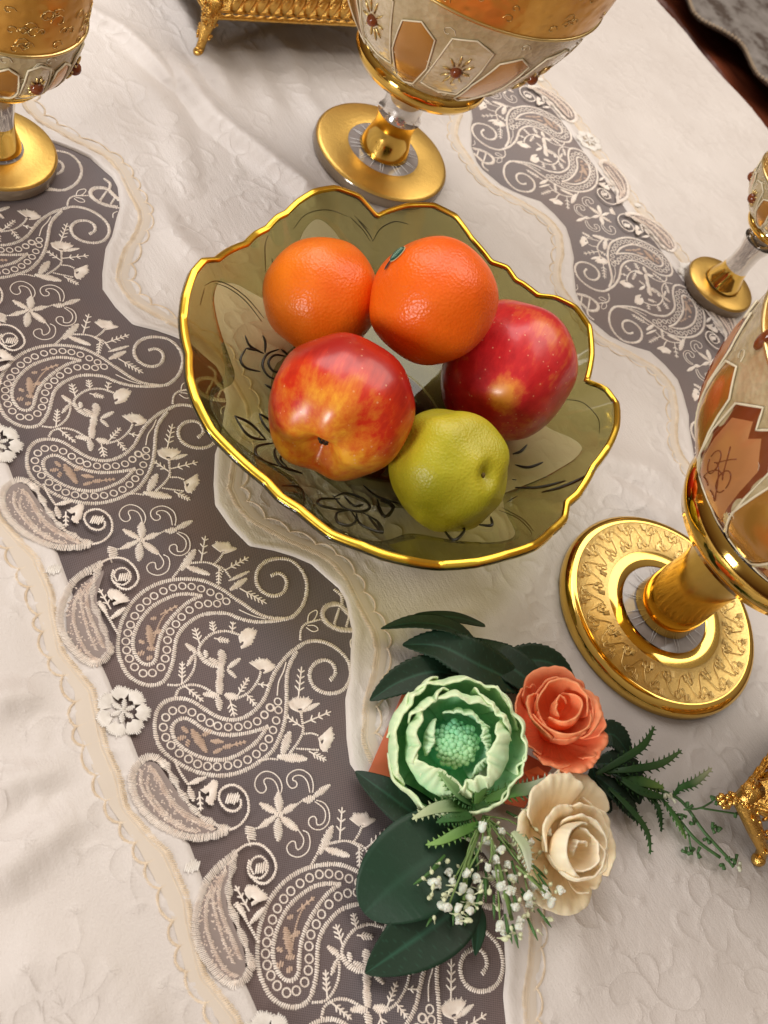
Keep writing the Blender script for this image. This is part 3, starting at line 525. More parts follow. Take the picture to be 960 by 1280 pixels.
# ------------------------------------------------------------------ smoked glass bowl
RIM = [(-3.0685,0.131,0.063),(-2.9859,0.1268,0.0603),(-2.9344,0.1269,0.0589),(-2.8416,0.1232,0.0575),(-2.7695,0.1239,0.0564),(-2.6652,0.1216,0.0576),(-2.5492,0.1244,0.0596),(-2.4105,0.1259,0.0642),(-2.3554,0.1315,0.066),(-2.265,0.1339,0.0658),(-2.1383,0.1344,0.0632),(-2.0442,0.1339,0.0594),(-1.8344,0.1332,0.0626),(-1.7034,0.1377,0.0653),(-1.5898,0.1398,0.066),(-1.4765,0.1387,0.0623),(-1.3733,0.1343,0.059),(-1.304,0.1324,0.058),(-1.1988,0.1295,0.0564),(-1.1163,0.1318,0.0573),(-1.0283,0.1316,0.0586),(-0.9486,0.1348,0.0606),(-0.8766,0.1382,0.063),(-0.7623,0.1393,0.0668),(-0.6679,0.1385,0.0652),(-0.5739,0.1369,0.0633),(-0.4126,0.1321,0.0557),(-0.2849,0.1338,0.0621),(-0.1407,0.1329,0.0651),(0.007,0.1325,0.0652),(0.1853,0.1286,0.0593),(0.3163,0.1279,0.0572),(0.4061,0.1232,0.0565),(0.4858,0.1252,0.0578),(0.6639,0.1263,0.062),(0.7843,0.1307,0.066),(0.9514,0.1381,0.0642),(1.1444,0.1476,0.0565),(1.2195,0.1406,0.0581),(1.2399,0.127,0.0593),(1.3735,0.1354,0.064),(1.523,0.1439,0.067),(1.6612,0.1499,0.0624),(1.7536,0.1444,0.0594),(1.8029,0.1336,0.0585),(1.9119,0.1332,0.0569),(1.9406,0.1317,0.0564),(2.0186,0.1354,0.0572),(2.098,0.1281,0.0584),(2.1513,0.131,0.0592),(2.2446,0.1328,0.0623),(2.3623,0.1408,0.0662),(2.4782,0.1434,0.0651),(2.6008,0.1375,0.0626),(2.7206,0.131,0.0562),(2.7549,0.1271,0.0559),(2.8529,0.1364,0.0619),(2.9781,0.1395,0.0646),(3.113,0.1346,0.0664)]                     # angle, radius and height of the rim all the way round
BC = Vector((-.2485, .3540, 0)); RB, BZ0, PW = .046, .0065, 1.75
ra = np.array(RIM)
NA = 400; AA = np.linspace(-PI, PI, NA, endpoint=False)
RR_ = np.interp(AA, ra[:, 0], ra[:, 1], period=2 * PI); RZ_ = np.interp(AA, ra[:, 0], ra[:, 2], period=2 * PI)
def surf(t, a=None, off=0.0):
    """inner face of the bowl, t from 0 (flat bottom) to 1 (rim)"""
    r = RB + (RR_ - RB) * t; z = BZ0 + (RZ_ - BZ0) * t ** PW
    dr = (RR_ - RB); dz = (RZ_ - BZ0) * PW * max(t, 1e-3) ** (PW - 1); ln = np.hypot(dr, dz)
    return r + off * dz / ln, z - off * dr / ln
def tinted_glass(name, tint, rough=.03):
    m = bpy.data.materials.new(name); m.use_nodes = True; n = m.node_tree; n.nodes.clear()
    out = n.nodes.new('ShaderNodeOutputMaterial'); tr = n.nodes.new('ShaderNodeBsdfTransparent'); gl = n.nodes.new('ShaderNodeBsdfGlossy'); mx = n.nodes.new('ShaderNodeMixShader'); fr = n.nodes.new('ShaderNodeLayerWeight'); pw = n.nodes.new('ShaderNodeMath'); pw.operation = 'POWER'; pw.inputs[1].default_value = 4; ma = n.nodes.new('ShaderNodeMath'); ma.operation = 'MULTIPLY_ADD'; ma.inputs[1].default_value = .7; ma.inputs[2].default_value = .055
    tr.inputs[0].default_value = (*tint, 1); gl.inputs['Roughness'].default_value = rough; fr.inputs[0].default_value = .5
    n.links.new(fr.outputs['Facing'], pw.inputs[0]); n.links.new(pw.outputs[0], ma.inputs[0]); n.links.new(ma.outputs[0], mx.inputs[0]); n.links.new(tr.outputs[0], mx.inputs[1]); n.links.new(gl.outputs[0], mx.inputs[2]); n.links.new(mx.outputs[0], out.inputs[0])
    return m
M_SMOKE = tinted_glass('smoked_glass', (.84, .82, .62)); M_CLEAR = tinted_glass('clear_glass', (.90, .89, .87), .02)
def gold(name, col=(.86, .56, .13), rough=.1, bumpy=0, scale=300):
    m = mat(name, col, rough, 1.0)
    nz = noise_tex(m, 30, 3, .6); L(m, ramp(m, nz, [(.3, tuple(c * .86 for c in col)), (.7, col)]), B(m).inputs['Base Color'])
    hz = bump(m, noise_tex(m, 45, 2, .5), .02, .002)
    if bumpy: hz = bump(m, noise_tex(m, scale, 4, .7), bumpy, .0008, hz)
    L(m, hz, B(m).inputs['Normal']); return m
M_GOLD = gold('polished_gold', (.88, .58, .14), .09); M_RIMGOLD = gold('rim_gold', (.92, .60, .07), .28); M_MATTGOLD = gold('matt_gold', (.80, .58, .22), .42, .5, 500); M_CASTGOLD = gold('cast_gold', (.80, .48, .12), .22, 1.0, 260)
M_DARK = mat('dark_outline', (.02, .018, .012), .35)
bowl = tag(empty('fruit_bowl', BC), 'smoky olive glass bowl with scalloped gold rim holding the five fruits', 'bowl')
ts = np.r_[np.linspace(0, .9, 26), np.linspace(.92, 1, 6)]
ca, sa = np.cos(AA), np.sin(AA)
cols = [np.stack([.001 * ca, .001 * sa, 0 * ca + BZ0], 1), np.stack([RB * .6 * ca, RB * .6 * sa, 0 * ca + BZ0], 1)]
ph = (np.degrees(AA) - 67) % 90; pm = np.minimum(ph, 90 - ph) / 45
def relief(t): return .0016 * np.exp(-((pm - .45) / .3) ** 2) * math.exp(-((t - .72) / .2) ** 2)     # pressed petals in the wall
for t in ts:
    r, z = surf(t); cols.append(np.stack([r * ca, r * sa, z - relief(t)], 1))
inner_n = len(cols)
for t in ts[::-1]:
    r, z = surf(t, off=.0034); cols.append(np.stack([r * ca, r * sa, z - relief(t)], 1))
cols.append(np.stack([RB * 1.02 * ca, RB * 1.02 * sa, 0 * ca + .0014], 1)); cols.append(np.stack([.001 * ca, .001 * sa, 0 * ca + .0022], 1))
V = np.stack(cols, 1); link('glass', npmesh('glass', V.reshape(-1, 3), gridfaces(NA, V.shape[1], True)), M_SMOKE, bowl)
t0_ = .60 + .27 * np.sin(PI * pm) ** 2
lay = []
for q in (0, .0, .25, .5, .75, 1):
    tt_ = t0_ + (.985 - t0_) * q; r = RB + (RR_ - RB) * tt_; z = BZ0 + (RZ_ - BZ0) * tt_ ** PW
    k_ = .0002 if len(lay) == 0 else .0011
    lay.append(np.stack([(r - k_ * .6) * ca, (r - k_ * .6) * sa, z + k_ * .8], 1))
V = np.stack(lay, 1); link('pressed_petals', npmesh('pressed_petals', V.reshape(-1, 3), gridfaces(NA, len(lay), True)), tinted_glass('petal_glass', (.66, .65, .46)), bowl)
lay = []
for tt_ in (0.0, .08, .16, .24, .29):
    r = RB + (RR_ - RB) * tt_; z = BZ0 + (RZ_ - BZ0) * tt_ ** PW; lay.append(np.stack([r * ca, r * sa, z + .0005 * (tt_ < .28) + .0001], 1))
V = np.stack(lay, 1); link('shade_ring', npmesh('shade_ring', V.reshape(-1, 3), gridfaces(NA, len(lay), True)), tinted_glass('shade_ring_glass', (.50, .51, .38)), bowl)  # added plain ring, its dark tint paints shade around the bowl's bottom
r0, z0 = surf(.985); r1, z1 = surf(1.0); 
rw = .0026 + .0004 * np.sin(AA * 9 + 1)
prof = [(RR_ - .0024, RZ_ - .0016), (RR_ - .0023, RZ_ + .0004), (RR_ - .0019, RZ_ + .0008), (RR_ + .0012, RZ_ + .0006 - rw * .1), (RR_ + .0018, RZ_ - .0002), (RR_ + .0012, RZ_ - .0024), (RR_ - .0002, RZ_ - .0030)]
V = np.stack([np.stack([r * ca, r * sa, z], 1) for r, z in prof], 1); link('gold_rim', npmesh('gold_rim', V.reshape(-1, 3), gridfaces(NA, len(prof), True)), M_RIMGOLD, bowl)
base_ = np.stack([np.stack([r * ca, r * sa, 0 * ca + z], 1) for r, z in ((.0005, BZ0 - .0008), (RB * .55, BZ0 - .0008), (RB * .98, BZ0 - .0006), (RB * 1.0, .0024), (RB * .9, .0020), (.0005, .0028))], 1); link('base', npmesh('base', base_.reshape(-1, 3), gridfaces(NA, 6, True)), tinted_glass('shaded_base_glass', (.24, .26, .18)), bowl)  # thick glass bottom, its tint darkened further to paint the shade under the fruit
V = np.stack([np.stack([r * ca, r * sa, z], 1) for r, z in ((RR_ + .0016, RZ_ - .0020), (RR_ + .0019, RZ_ - .0030), (RR_ + .0003, RZ_ - .0040))], 1); link('rim_underline', npmesh('rim_underline', V.reshape(-1, 3), gridfaces(NA, 3, True)), M_DARK, bowl)  # dark strip painted for the reflection and glass thickness below the gold
M_PRESS = mat('pressed_edge', (.10, .09, .05), .2)
lathe_base = None
def strokes(name, lists, r, m, lift=.0006):
    if name == 'painted_flower' and len(lists) == 6:
        for p in lists: strokes(name, [p], r, m, lift)
        return
    b = MB()
    for p in lists:
        q = resample(p, .0018); q[:, 2] += lift; n = len(q); b.tube([Vector(v) - BC for v in q], [r * (.45 + .8 * abs(math.sin(PI * i / (n - 1))) ** .6) for i in range(n)], 5)
    return b.build(name, m, bowl)
strokes('painted_flower', [[(-0.3119,0.2835,0.0281),(-0.3066,0.2852,0.0243),(-0.3032,0.2949,0.0184)], [(-0.3129,0.2975,0.0234),(-0.3093,0.2984,0.0208),(-0.3037,0.2961,0.0182)], [(-0.3049,0.2817,0.0251),(-0.2973,0.2738,0.0256),(-0.2931,0.2766,0.0223),(-0.2921,0.2872,0.017)], [(-0.3049,0.2817,0.0251),(-0.3045,0.2899,0.0211)], [(-0.3061,0.3082,0.0153),(-0.3031,0.2977,0.0173),(-0.2959,0.2908,0.0169),(-0.2895,0.2925,0.0141),(-0.2874,0.2998,0.0111)], [(-0.302,0.3121,0.0124),(-0.3025,0.3029,0.0155),(-0.2976,0.2962,0.0155),(-0.2926,0.2986,0.0129),(-0.2933,0.3064,0.0109)], [(-0.2842,0.2872,0.0145),(-0.2798,0.2942,0.011)], [(-0.3062,0.3102,0.0146),(-0.3027,0.3143,0.012)]], .0007, M_DARK)
strokes('painted_flower', [[(-0.2557,0.2468,0.0352),(-0.2464,0.2488,0.0327),(-0.2431,0.2544,0.0284),(-0.2438,0.2653,0.0212)], [(-0.2557,0.2468,0.0352),(-0.2535,0.2588,0.026),(-0.2438,0.2653,0.0212)], [(-0.2627,0.2708,0.0195),(-0.2539,0.2704,0.0187),(-0.2462,0.2753,0.0158)], [(-0.2627,0.2708,0.0195),(-0.258,0.2785,0.0149),(-0.2532,0.2813,0.0132)], [(-0.2425,0.2711,0.0178),(-0.2374,0.2545,0.0284),(-0.229,0.2466,0.0356),(-0.2246,0.2509,0.0333),(-0.223,0.2613,0.0264)], [(-0.2411,0.274,0.0163),(-0.2349,0.2661,0.0212),(-0.2234,0.2635,0.0249),(-0.2189,0.2755,0.019)], [(-0.223,0.2613,0.0264),(-0.2186,0.2772,0.0182)], [(-0.2359,0.2762,0.0157),(-0.2295,0.2671,0.0215),(-0.2221,0.2683,0.0222)]], .0007, M_DARK)
strokes('painted_flower', [[(-0.1974,0.2917,0.0166),(-0.1971,0.2757,0.0249),(-0.1913,0.2684,0.0316),(-0.1883,0.2799,0.0256),(-0.1876,0.2909,0.021)], [(-0.2005,0.2884,0.0172),(-0.189,0.2883,0.0214),(-0.1847,0.298,0.0195),(-0.1876,0.3084,0.0147),(-0.195,0.3088,0.0121),(-0.2015,0.3007,0.0123),(-0.1995,0.2896,0.017)], [(-0.199,0.2968,0.0143),(-0.1903,0.2971,0.0175),(-0.1903,0.3049,0.0148)], [(-0.1866,0.29,0.0218),(-0.185,0.2788,0.0275),(-0.1755,0.2695,0.0378),(-0.1718,0.2753,0.037),(-0.1775,0.2871,0.0278),(-0.1854,0.2908,0.0221)], [(-0.184,0.2934,0.0217),(-0.1728,0.2864,0.0306),(-0.1639,0.2951,0.0317),(-0.1739,0.3025,0.0229),(-0.1835,0.2989,0.0196)], [(-0.193,0.3185,0.0105),(-0.1814,0.3125,0.0161),(-0.1777,0.314,0.0172),(-0.1844,0.3238,0.0122),(-0.1918,0.3194,0.0106)], [(-0.2054,0.3166,0.0079),(-0.1947,0.3199,0.0097),(-0.1859,0.3297,0.0109)], [(-0.2031,0.247,0.0429),(-0.2062,0.2637,0.029),(-0.2,0.2633,0.0315),(-0.1895,0.2541,0.0428)], [(-0.2007,0.2551,0.0368),(-0.1947,0.2575,0.0378)]], .0007, M_DARK)
strokes('painted_flower', [[(-0.1891,0.4177,0.0226),(-0.1882,0.4225,0.025),(-0.1907,0.4293,0.0263)], [(-0.1805,0.4122,0.0253),(-0.1737,0.415,0.0311),(-0.1719,0.4227,0.0365)], [(-0.1649,0.3989,0.0286),(-0.1562,0.4064,0.0385),(-0.1507,0.4172,0.0495)], [(-0.152,0.404,0.0406),(-0.1483,0.4119,0.0481),(-0.1463,0.4223,0.0568),(-0.1473,0.429,0.0612)]], .0008, M_DARK)
strokes('painted_flower', [ [(-0.1557,0.3363,0.0272),(-0.1435,0.3309,0.0373),(-0.1499,0.3465,0.0312),(-0.1553,0.3399,0.0274)], [(-0.149,0.3568,0.0318),(-0.1449,0.3617,0.0353),(-0.1519,0.3689,0.0299)], [(-0.1885,0.3143,0.0128),(-0.1777,0.3114,0.018),(-0.1847,0.3253,0.0117),(-0.1918,0.3213,0.0103)], [(-0.1796,0.2997,0.0211),(-0.1637,0.2949,0.0319),(-0.1764,0.3034,0.0213)], [(-0.1667,0.33,0.0201),(-0.1633,0.3308,0.0221)], [(-0.1714,0.4028,0.0262),(-0.1696,0.4038,0.0279)]], .0008, M_DARK)
for pl_ in [[(-0.1544,0.378,0.029),(-0.1423,0.3783,0.039),(-0.1293,0.3708,0.0508),(-0.1245,0.3656,0.0555)], [(-0.1555,0.3812,0.0287),(-0.1396,0.379,0.0416),(-0.1269,0.3706,0.0532)], [(-0.3229,0.3028,0.0262),(-0.3307,0.292,0.0375),(-0.3329,0.278,0.0493),(-0.3339,0.2673,0.0544),(-0.3297,0.2578,0.0569)], [(-0.3208,0.3001,0.0263),(-0.329,0.2895,0.038),(-0.332,0.2763,0.0488),(-0.3329,0.267,0.0537)], [(-0.3629,0.3177,0.0537),(-0.3582,0.3144,0.049),(-0.3463,0.3117,0.0395)], [(-0.3536,0.3184,0.0437),(-0.348,0.3188,0.0382)], [(-0.3714,0.3841,0.0515),(-0.3632,0.3916,0.047),(-0.3558,0.3952,0.0431)], [(-0.3712,0.3872,0.0522),(-0.3619,0.3949,0.0478)], [(-0.3668,0.3385,0.0513),(-0.3735,0.3501,0.0559),(-0.3758,0.3682,0.055),(-0.3717,0.3826,0.0514)], [(-0.3193,0.2509,0.0538),(-0.3287,0.2575,0.0562)], [(-0.2089,0.4615,0.0401),(-0.2001,0.4734,0.0446),(-0.1833,0.4705,0.0507),(-0.1701,0.4567,0.0565)], [(-0.1514,0.4359,0.0625),(-0.1458,0.4262,0.0603),(-0.1481,0.4148,0.0501)]]: strokes('pressed_line', [pl_], .00028, M_PRESS)
strokes('painted_flower', [[(-0.1581,0.394,0.0322),(-0.1575,0.3867,0.0291)], [(-0.3685,0.3895,0.0504),(-0.3594,0.3953,0.046),(-0.3552,0.3967,0.0435)], [(-0.3552,0.3967,0.0435),(-0.3608,0.4043,0.0483),(-0.3612,0.4143,0.0528),(-0.3571,0.4236,0.053)]], .0003, M_DARK)

# ------------------------------------------------------------------ fruit
def fruit(name, loc, r, axis, prof, mtl, label, cat, lumps=.0, sq=(1, 1, 1), roll=0, nu=120, nv=90, extra=None, group=None):
    """prof(theta 0..pi) -> (radial, axial) unit profile; local Z is the axis through the eye"""
    root = tag(empty(name, loc), label, cat, group); ax = Vector(axis).normalized()
    q = ax.to_track_quat('Z', 'Y'); Mx = q.to_matrix() @ Matrix.Rotation(roll, 3, 'Z')
    root.rotation_euler = Mx.to_euler()
    V = []
    for i in range(nu):
        a = 2 * PI * i / nu
        for j in range(nv + 1):
            t = PI * j / nv; rad, z = prof(t, a); p = Vector((rad * math.cos(a) * sq[0], rad * math.sin(a) * sq[1], z * sq[2]))
            d = 1 + lumps * (noise.noise(p * 1.6 + Vector(loc) * 50)); 
            V.append(p * d * r)
    body = link('body' if not extra else extra, npmesh('fruit', V, gridfaces(nu, nv + 1, True)), mtl, root)
    return root
def p_orange(t, a): return (math.sin(t) * (1 - .03 * math.exp(-((t) / .25) ** 2)), math.cos(t) * (.95 - .05 * math.exp(-(t / .22) ** 2)))
def p_apple(t, a):
    # t = 0 at the eye: deep dimple with five low shoulders
    s = math.sin(t); z = math.cos(t)
    dim = .30 * math.exp(-(t / .24) ** 2) + .08 * math.exp(-(t / .55) ** 2); k = 1 + .035 * math.cos(5 * a) * math.exp(-((t - .55) / .4) ** 2)
    dim2 = .40 * math.exp(-((PI - t) / .28) ** 2)
    return (s * k * (1 + .03 * math.cos(t)) * 1.02, (z * .96 - dim + dim2) * (k if t < 1.2 else 1) * 1.0)
def m_orange(name, c1, c2, rough=.36):
    m = mat(name, c2, rough, spec=.45); v = coords(m)
    L(m, ramp(m, noise_tex(m, 18, 3, .6, v), [(.3, c1), (.7, c2)]), B(m).inputs['Base Color'])
    vo = N(m, 'ShaderNodeTexVoronoi'); vo.inputs['Scale'].default_value = 620; L(m, v, vo.inputs['Vector'])
    b1 = bump(m, vo.outputs['Distance'], .42, .0006); b2 = bump(m, noise_tex(m, 90, 3, .6, v), .35, .0016, b1); L(m, b2, B(m).inputs['Normal'])
    B(m).inputs['Subsurface Weight'].default_value = .12; B(m).inputs['Subsurface Radius'].default_value = (.006, .003, .001); B(m).inputs['Subsurface Scale'].default_value = .6
    return m
MO1 = m_orange('orange_peel', (.80, .125, .005), (.88, .20, .009)); MO2 = m_orange('orange_peel_deep', (.82, .105, .004), (.90, .155, .006))
MG = m_orange('green_peel', (.36, .35, .012), (.56, .47, .03), .42)
m = MG; v = coords(m); n_ = noise_tex(m, 26, 4, .7, v)
def apple_mat(name, red, deep, yel, off, patch=None):
    m = mat(name, red, .33, spec=.45); v = coords(m)
    sp = N(m, 'ShaderNodeSeparateXYZ'); L(m, v, sp.inputs[0])
    # streaks run from eye to stalk: noise stretched along Z
    mp = N(m, 'ShaderNodeMapping'); mp.inputs['Scale'].default_value = (1, 1, .16); L(m, v, mp.inputs[0])
    st = noise_tex(m, 210, 4, .7, mp.outputs[0]); big = noise_tex(m, 34, 3, .6, v)
    d = math_(m, 'MULTIPLY_ADD', sp.outputs['Z'], 22.0, off)
    if patch:
        vm = N(m, 'ShaderNodeVectorMath', operation='DISTANCE'); L(m, v, vm.inputs[0]); vm.inputs[1].default_value = patch[:3]
        d = math_(m, 'MAXIMUM', .30, math_(m, 'SUBTRACT', patch[4], math_(m, 'MULTIPLY', vm.outputs['Value'], patch[3])))
    k = math_(m, 'ADD', d, math_(m, 'MULTIPLY', math_(m, 'SUBTRACT', big, .5), 1.5)); k = math_(m, 'ADD', k, math_(m, 'MULTIPLY', math_(m, 'SUBTRACT', st, .5), 1.0))
    c = ramp(m, k, [(.0, deep), (.4, red), (.75, tuple(.5 * a + .5 * b for a, b in zip(red, yel))), (1, yel)])
    vo = N(m, 'ShaderNodeTexVoronoi'); vo.inputs['Scale'].default_value = 230; vo.inputs['Randomness'].default_value = 1; L(m, v, vo.inputs['Vector'])
    dots = math_(m, 'LESS_THAN', vo.outputs['Distance'], .13); sel = math_(m, 'GREATER_THAN', N_sep(m, vo.outputs['Color']), .35)
    dd = math_(m, 'MULTIPLY', math_(m, 'MULTIPLY', dots, sel), .42)
    L(m, mix(m, dd, c, (.85, .50, .28)), B(m).inputs['Base Color'])
    B(m).inputs['Coat Weight'].default_value = .22; B(m).inputs['Coat Roughness'].default_value = .16
    L(m, bump(m, big, .3, .002), B(m).inputs['Normal']); return m
def N_sep(m, col):
    s = N(m, 'ShaderNodeSeparateColor'); L(m, col, s.inputs[0]); return s.outputs[0]
MA1 = apple_mat('apple_skin', (.62, .032, .008), (.40, .010, .006), (.84, .38, .03), .1); MA2 = apple_mat('apple_skin_crimson', (.62, .022, .026), (.46, .012, .018), (.90, .34, .05), 0, (0.0, 0.0, 0.0, 100, 1.75))
def camdir(dx, dy, dz): return CX * dx + CY * dy + CZ * dz        # direction given right / up / toward the camera, as built
oa = fruit('orange', (-0.32,0.3367,0.043), .0360, camdir(.3, -.8, -.5), p_orange, MO1, 'orange behind the streaked apple, its peel plain and without sticker', 'orange', .05, (1, 1, 1.03), .3, extra='peel', group='fruits in the glass bowl')
ob = fruit('orange', (-0.2729,0.375,0.083), .0380, camdir(-.5, .8, .35), p_orange, MO2, 'orange with a small dark green sticker, topmost in the bowl', 'orange', .04, (1.02, 1, 1.02), 1, extra='peel', group='fruits in the glass bowl')
a1 = fruit('apple', (-0.2345,0.2985,0.055), .0406, camdir(-.33, -.76, .56), p_apple, MA1, 'red and yellow streaked apple with its eye turned to the front', 'apple', .07, (1.0, .97, 1.04), .4, extra='skin', group='fruits in the glass bowl')
def p_apple2(t, a): s = math.sin(t); return (s * (1 + .10 * math.cos(t)) * (1 + .02 * math.cos(4 * a)), math.cos(t) * .98 - .3 * math.exp(-(t / .3) ** 2) + .10 * math.exp(-((PI - t) / .4) ** 2))
a2 = fruit('apple', (-0.2344,0.4302,0.046), .0436, camdir(.40, .72, -.55), p_apple2, MA2, 'dark crimson apple with one orange patch beside the green fruit', 'apple', .06, (1.0, .97, 1.10), 2, extra='skin', group='fruits in the glass bowl')
gf = fruit('green_citrus', (-0.183,0.3511,0.0435), .0342, camdir(.60, -.14, .72), lambda t, a: (math.sin(t) * 1.02, math.cos(t) * .96 - .16 * math.exp(-(t / .17) ** 2)), MG, 'small yellow-green citrus fruit with a dimple at its right side', 'citrus fruit', .13, (1.02, 1, 1), 0, extra='peel', group='fruits in the glass bowl')
# patch on the crimson apple, facing the light
inv = a2.rotation_euler.to_matrix().inverted(); pp = inv @ (camdir(-.12, -.42, .88) * .041)
for nd in MA2.node_tree.nodes:
    if nd.type == 'VECT_MATH': nd.inputs[1].default_value = pp
# eye of the streaked apple
b = MB()
for k in range(5):
    a = 2 * PI * k / 5; 
    for s in (0, .5): b.tube([(.0045 * math.cos(a + s), .0045 * math.sin(a + s), .0235), (.0026 * math.cos(a + s * .8), .0026 * math.sin(a + s * .8), .0270), (.0006 * math.cos(a), .0006 * math.sin(a), 0.0280 + .001 * s)], [.0007, .0006, .0002], 5)
b.ball((0, 0, .0240), .0036, 10, 6, (1, 1, .5)); b.build('eye', mat('apple_eye', (.035, .025, .012), .8), a1)
b = MB(); b.ball((0, 0, .0270), .0016, 8, 5, (1, 1, .4)); b.build('stem_scar', mat('citrus_scar', (.16, .11, .03), .8), gf)
b = MB(); b.ball((.0335, .004, .0), .0010, 8, 5); b.build('blemish', mat('citrus_blemish', (.10, .07, .02), .8), gf)
# sticker on the top orange (curved with the peel)
def sticker():
    n = camdir(-.55, .56, .61).normalized(); inv = ob.rotation_euler.to_matrix().inverted(); n = inv @ n
    u = (inv @ camdir(.62, .78, 0)); u = (u - n * u.dot(n)).normalized(); v = n.cross(u)
    def patch(name, a, bb, lift, m, cx=0, cy=0):
        vs = []; 
        for i in range(5):
            for k in range(20):
                t = 2 * PI * k / 20; rr = i / 4; p = n * .0380 + u * (cx + a * rr * math.cos(t)) + v * (cy + bb * rr * math.sin(t)); vs.append(p.normalized() * (.0384 + lift))
        me = bpy.data.meshes.new(name); me.from_pydata(vs, [], [(i * 20 + k, i * 20 + (k + 1) % 20, (i + 1) * 20 + (k + 1) % 20, (i + 1) * 20 + k) for i in range(4) for k in range(20)]); return link(name, me, m, ob)
    patch('sticker_border', .0060, .0038, 0.0003, mat('sticker_cream', (.65, .6, .35), .35)); patch('sticker', .0055, .0033, .0006, mat('sticker_green', (.008, .07, .05), .3))
    b = MB()
    f = lambda x, y: (n * .0380 + u * x + v * y).normalized() * .0393
    b.tube([f(-.0042, 0), f(0, .0003), f(.0042, 0)], .00018, 4)
    for k in range(-3, 4):
        for s in (-1, 1): b.tube([f(k * .0011, 0), f(k * .0011 + .0008, s * .0019)], .00014, 4)
    b.build('sticker_leaf_print', mat('sticker_pale', (.35, .55, .40), .4), ob)
    patch('sticker_tab', .0034, .0010, .0004, M_DARK, -.0085, .0006)
sticker()

# ------------------------------------------------------------------ gilded glass compotes

def lathe(name, prof, m, parent, n=96, smooth=True):
    a = np.linspace(0, 2 * PI, n, endpoint=False); P = np.array(prof, float)
    V = np.stack([P[None, :, 0] * np.cos(a)[:, None], P[None, :, 0] * np.sin(a)[:, None], np.repeat(P[None, :, 1], n, 0)], 2)
    return link(name, npmesh(name, V.reshape(-1, 3), gridfaces(n, len(P), True)), m, parent, smooth)
M_AMBER = mat('amber_gilding', (.62, .33, .06), .3, .65); m = M_AMBER
v = coords(m); vo = N(m, 'ShaderNodeTexVoronoi', feature='SMOOTH_F1'); vo.inputs['Scale'].default_value = 170; L(m, v, vo.inputs['Vector'])
L(m, bump(m, vo.outputs['Distance'], .5, .0012), B(m).inputs['Normal']); L(m, ramp(m, noise_tex(m, 24, 3, .6, v), [(.3, (.50, .22, .03)), (.7, (.74, .42, .09))]), B(m).inputs['Base Color'])
M_FROST = mat('frosted_glass', (.62, .55, .38), .25, .1, Coat_Weight=.6, Transmission_Weight=.2, IOR=1.3); m = M_FROST; v = coords(m); vo = N(m, 'ShaderNodeTexVoronoi'); vo.inputs['Scale'].default_value = 240; L(m, v, vo.inputs['Vector'])
L(m, bump(m, vo.outputs['Distance'], .6, .001), B(m).inputs['Normal']); L(m, ramp(m, noise_tex(m, 60, 4, .7, v), [(.3, (.50, .38, .19)), (.7, (.72, .60, .37))]), B(m).inputs['Base Color'])
M_CUT = mat('cut_glass', (.62, .60, .60), .12, .0, spec=.8); m = M_CUT
L(m, ramp(m, noise_tex(m, 50, 3, .6), [(.3, (.30, .255, .235)), (.7, (.52, .46, .43))]), B(m).inputs['Base Color'])
M_NECK = mat('neck_glass', (.80, .77, .73), .10, .85); M_FLATGOLD = gold('flat_gold', (.70, .45, .12), .38, .25, 350)
M_TENDRIL = mat('tendril', (.80, .72, .52), .3)
M_AMBERP = mat('amber_panel', (.52, .24, .04), .22, .5, Coat_Weight=.5)
M_CUTLINE = mat('cut_line', (.85, .83, .8), .3); M_GEM = mat('amber_gem', (.20, .05, .015), .12); M_SHIELD = mat('amber_shield', (.55, .24, .09), .3, .3); M_SCROLL = gold('scroll_gold', (.88, .68, .30), .3)
M_EDGE = mat('dark_glass_edge', (.20, .15, .10), .12, .2, spec=.8)
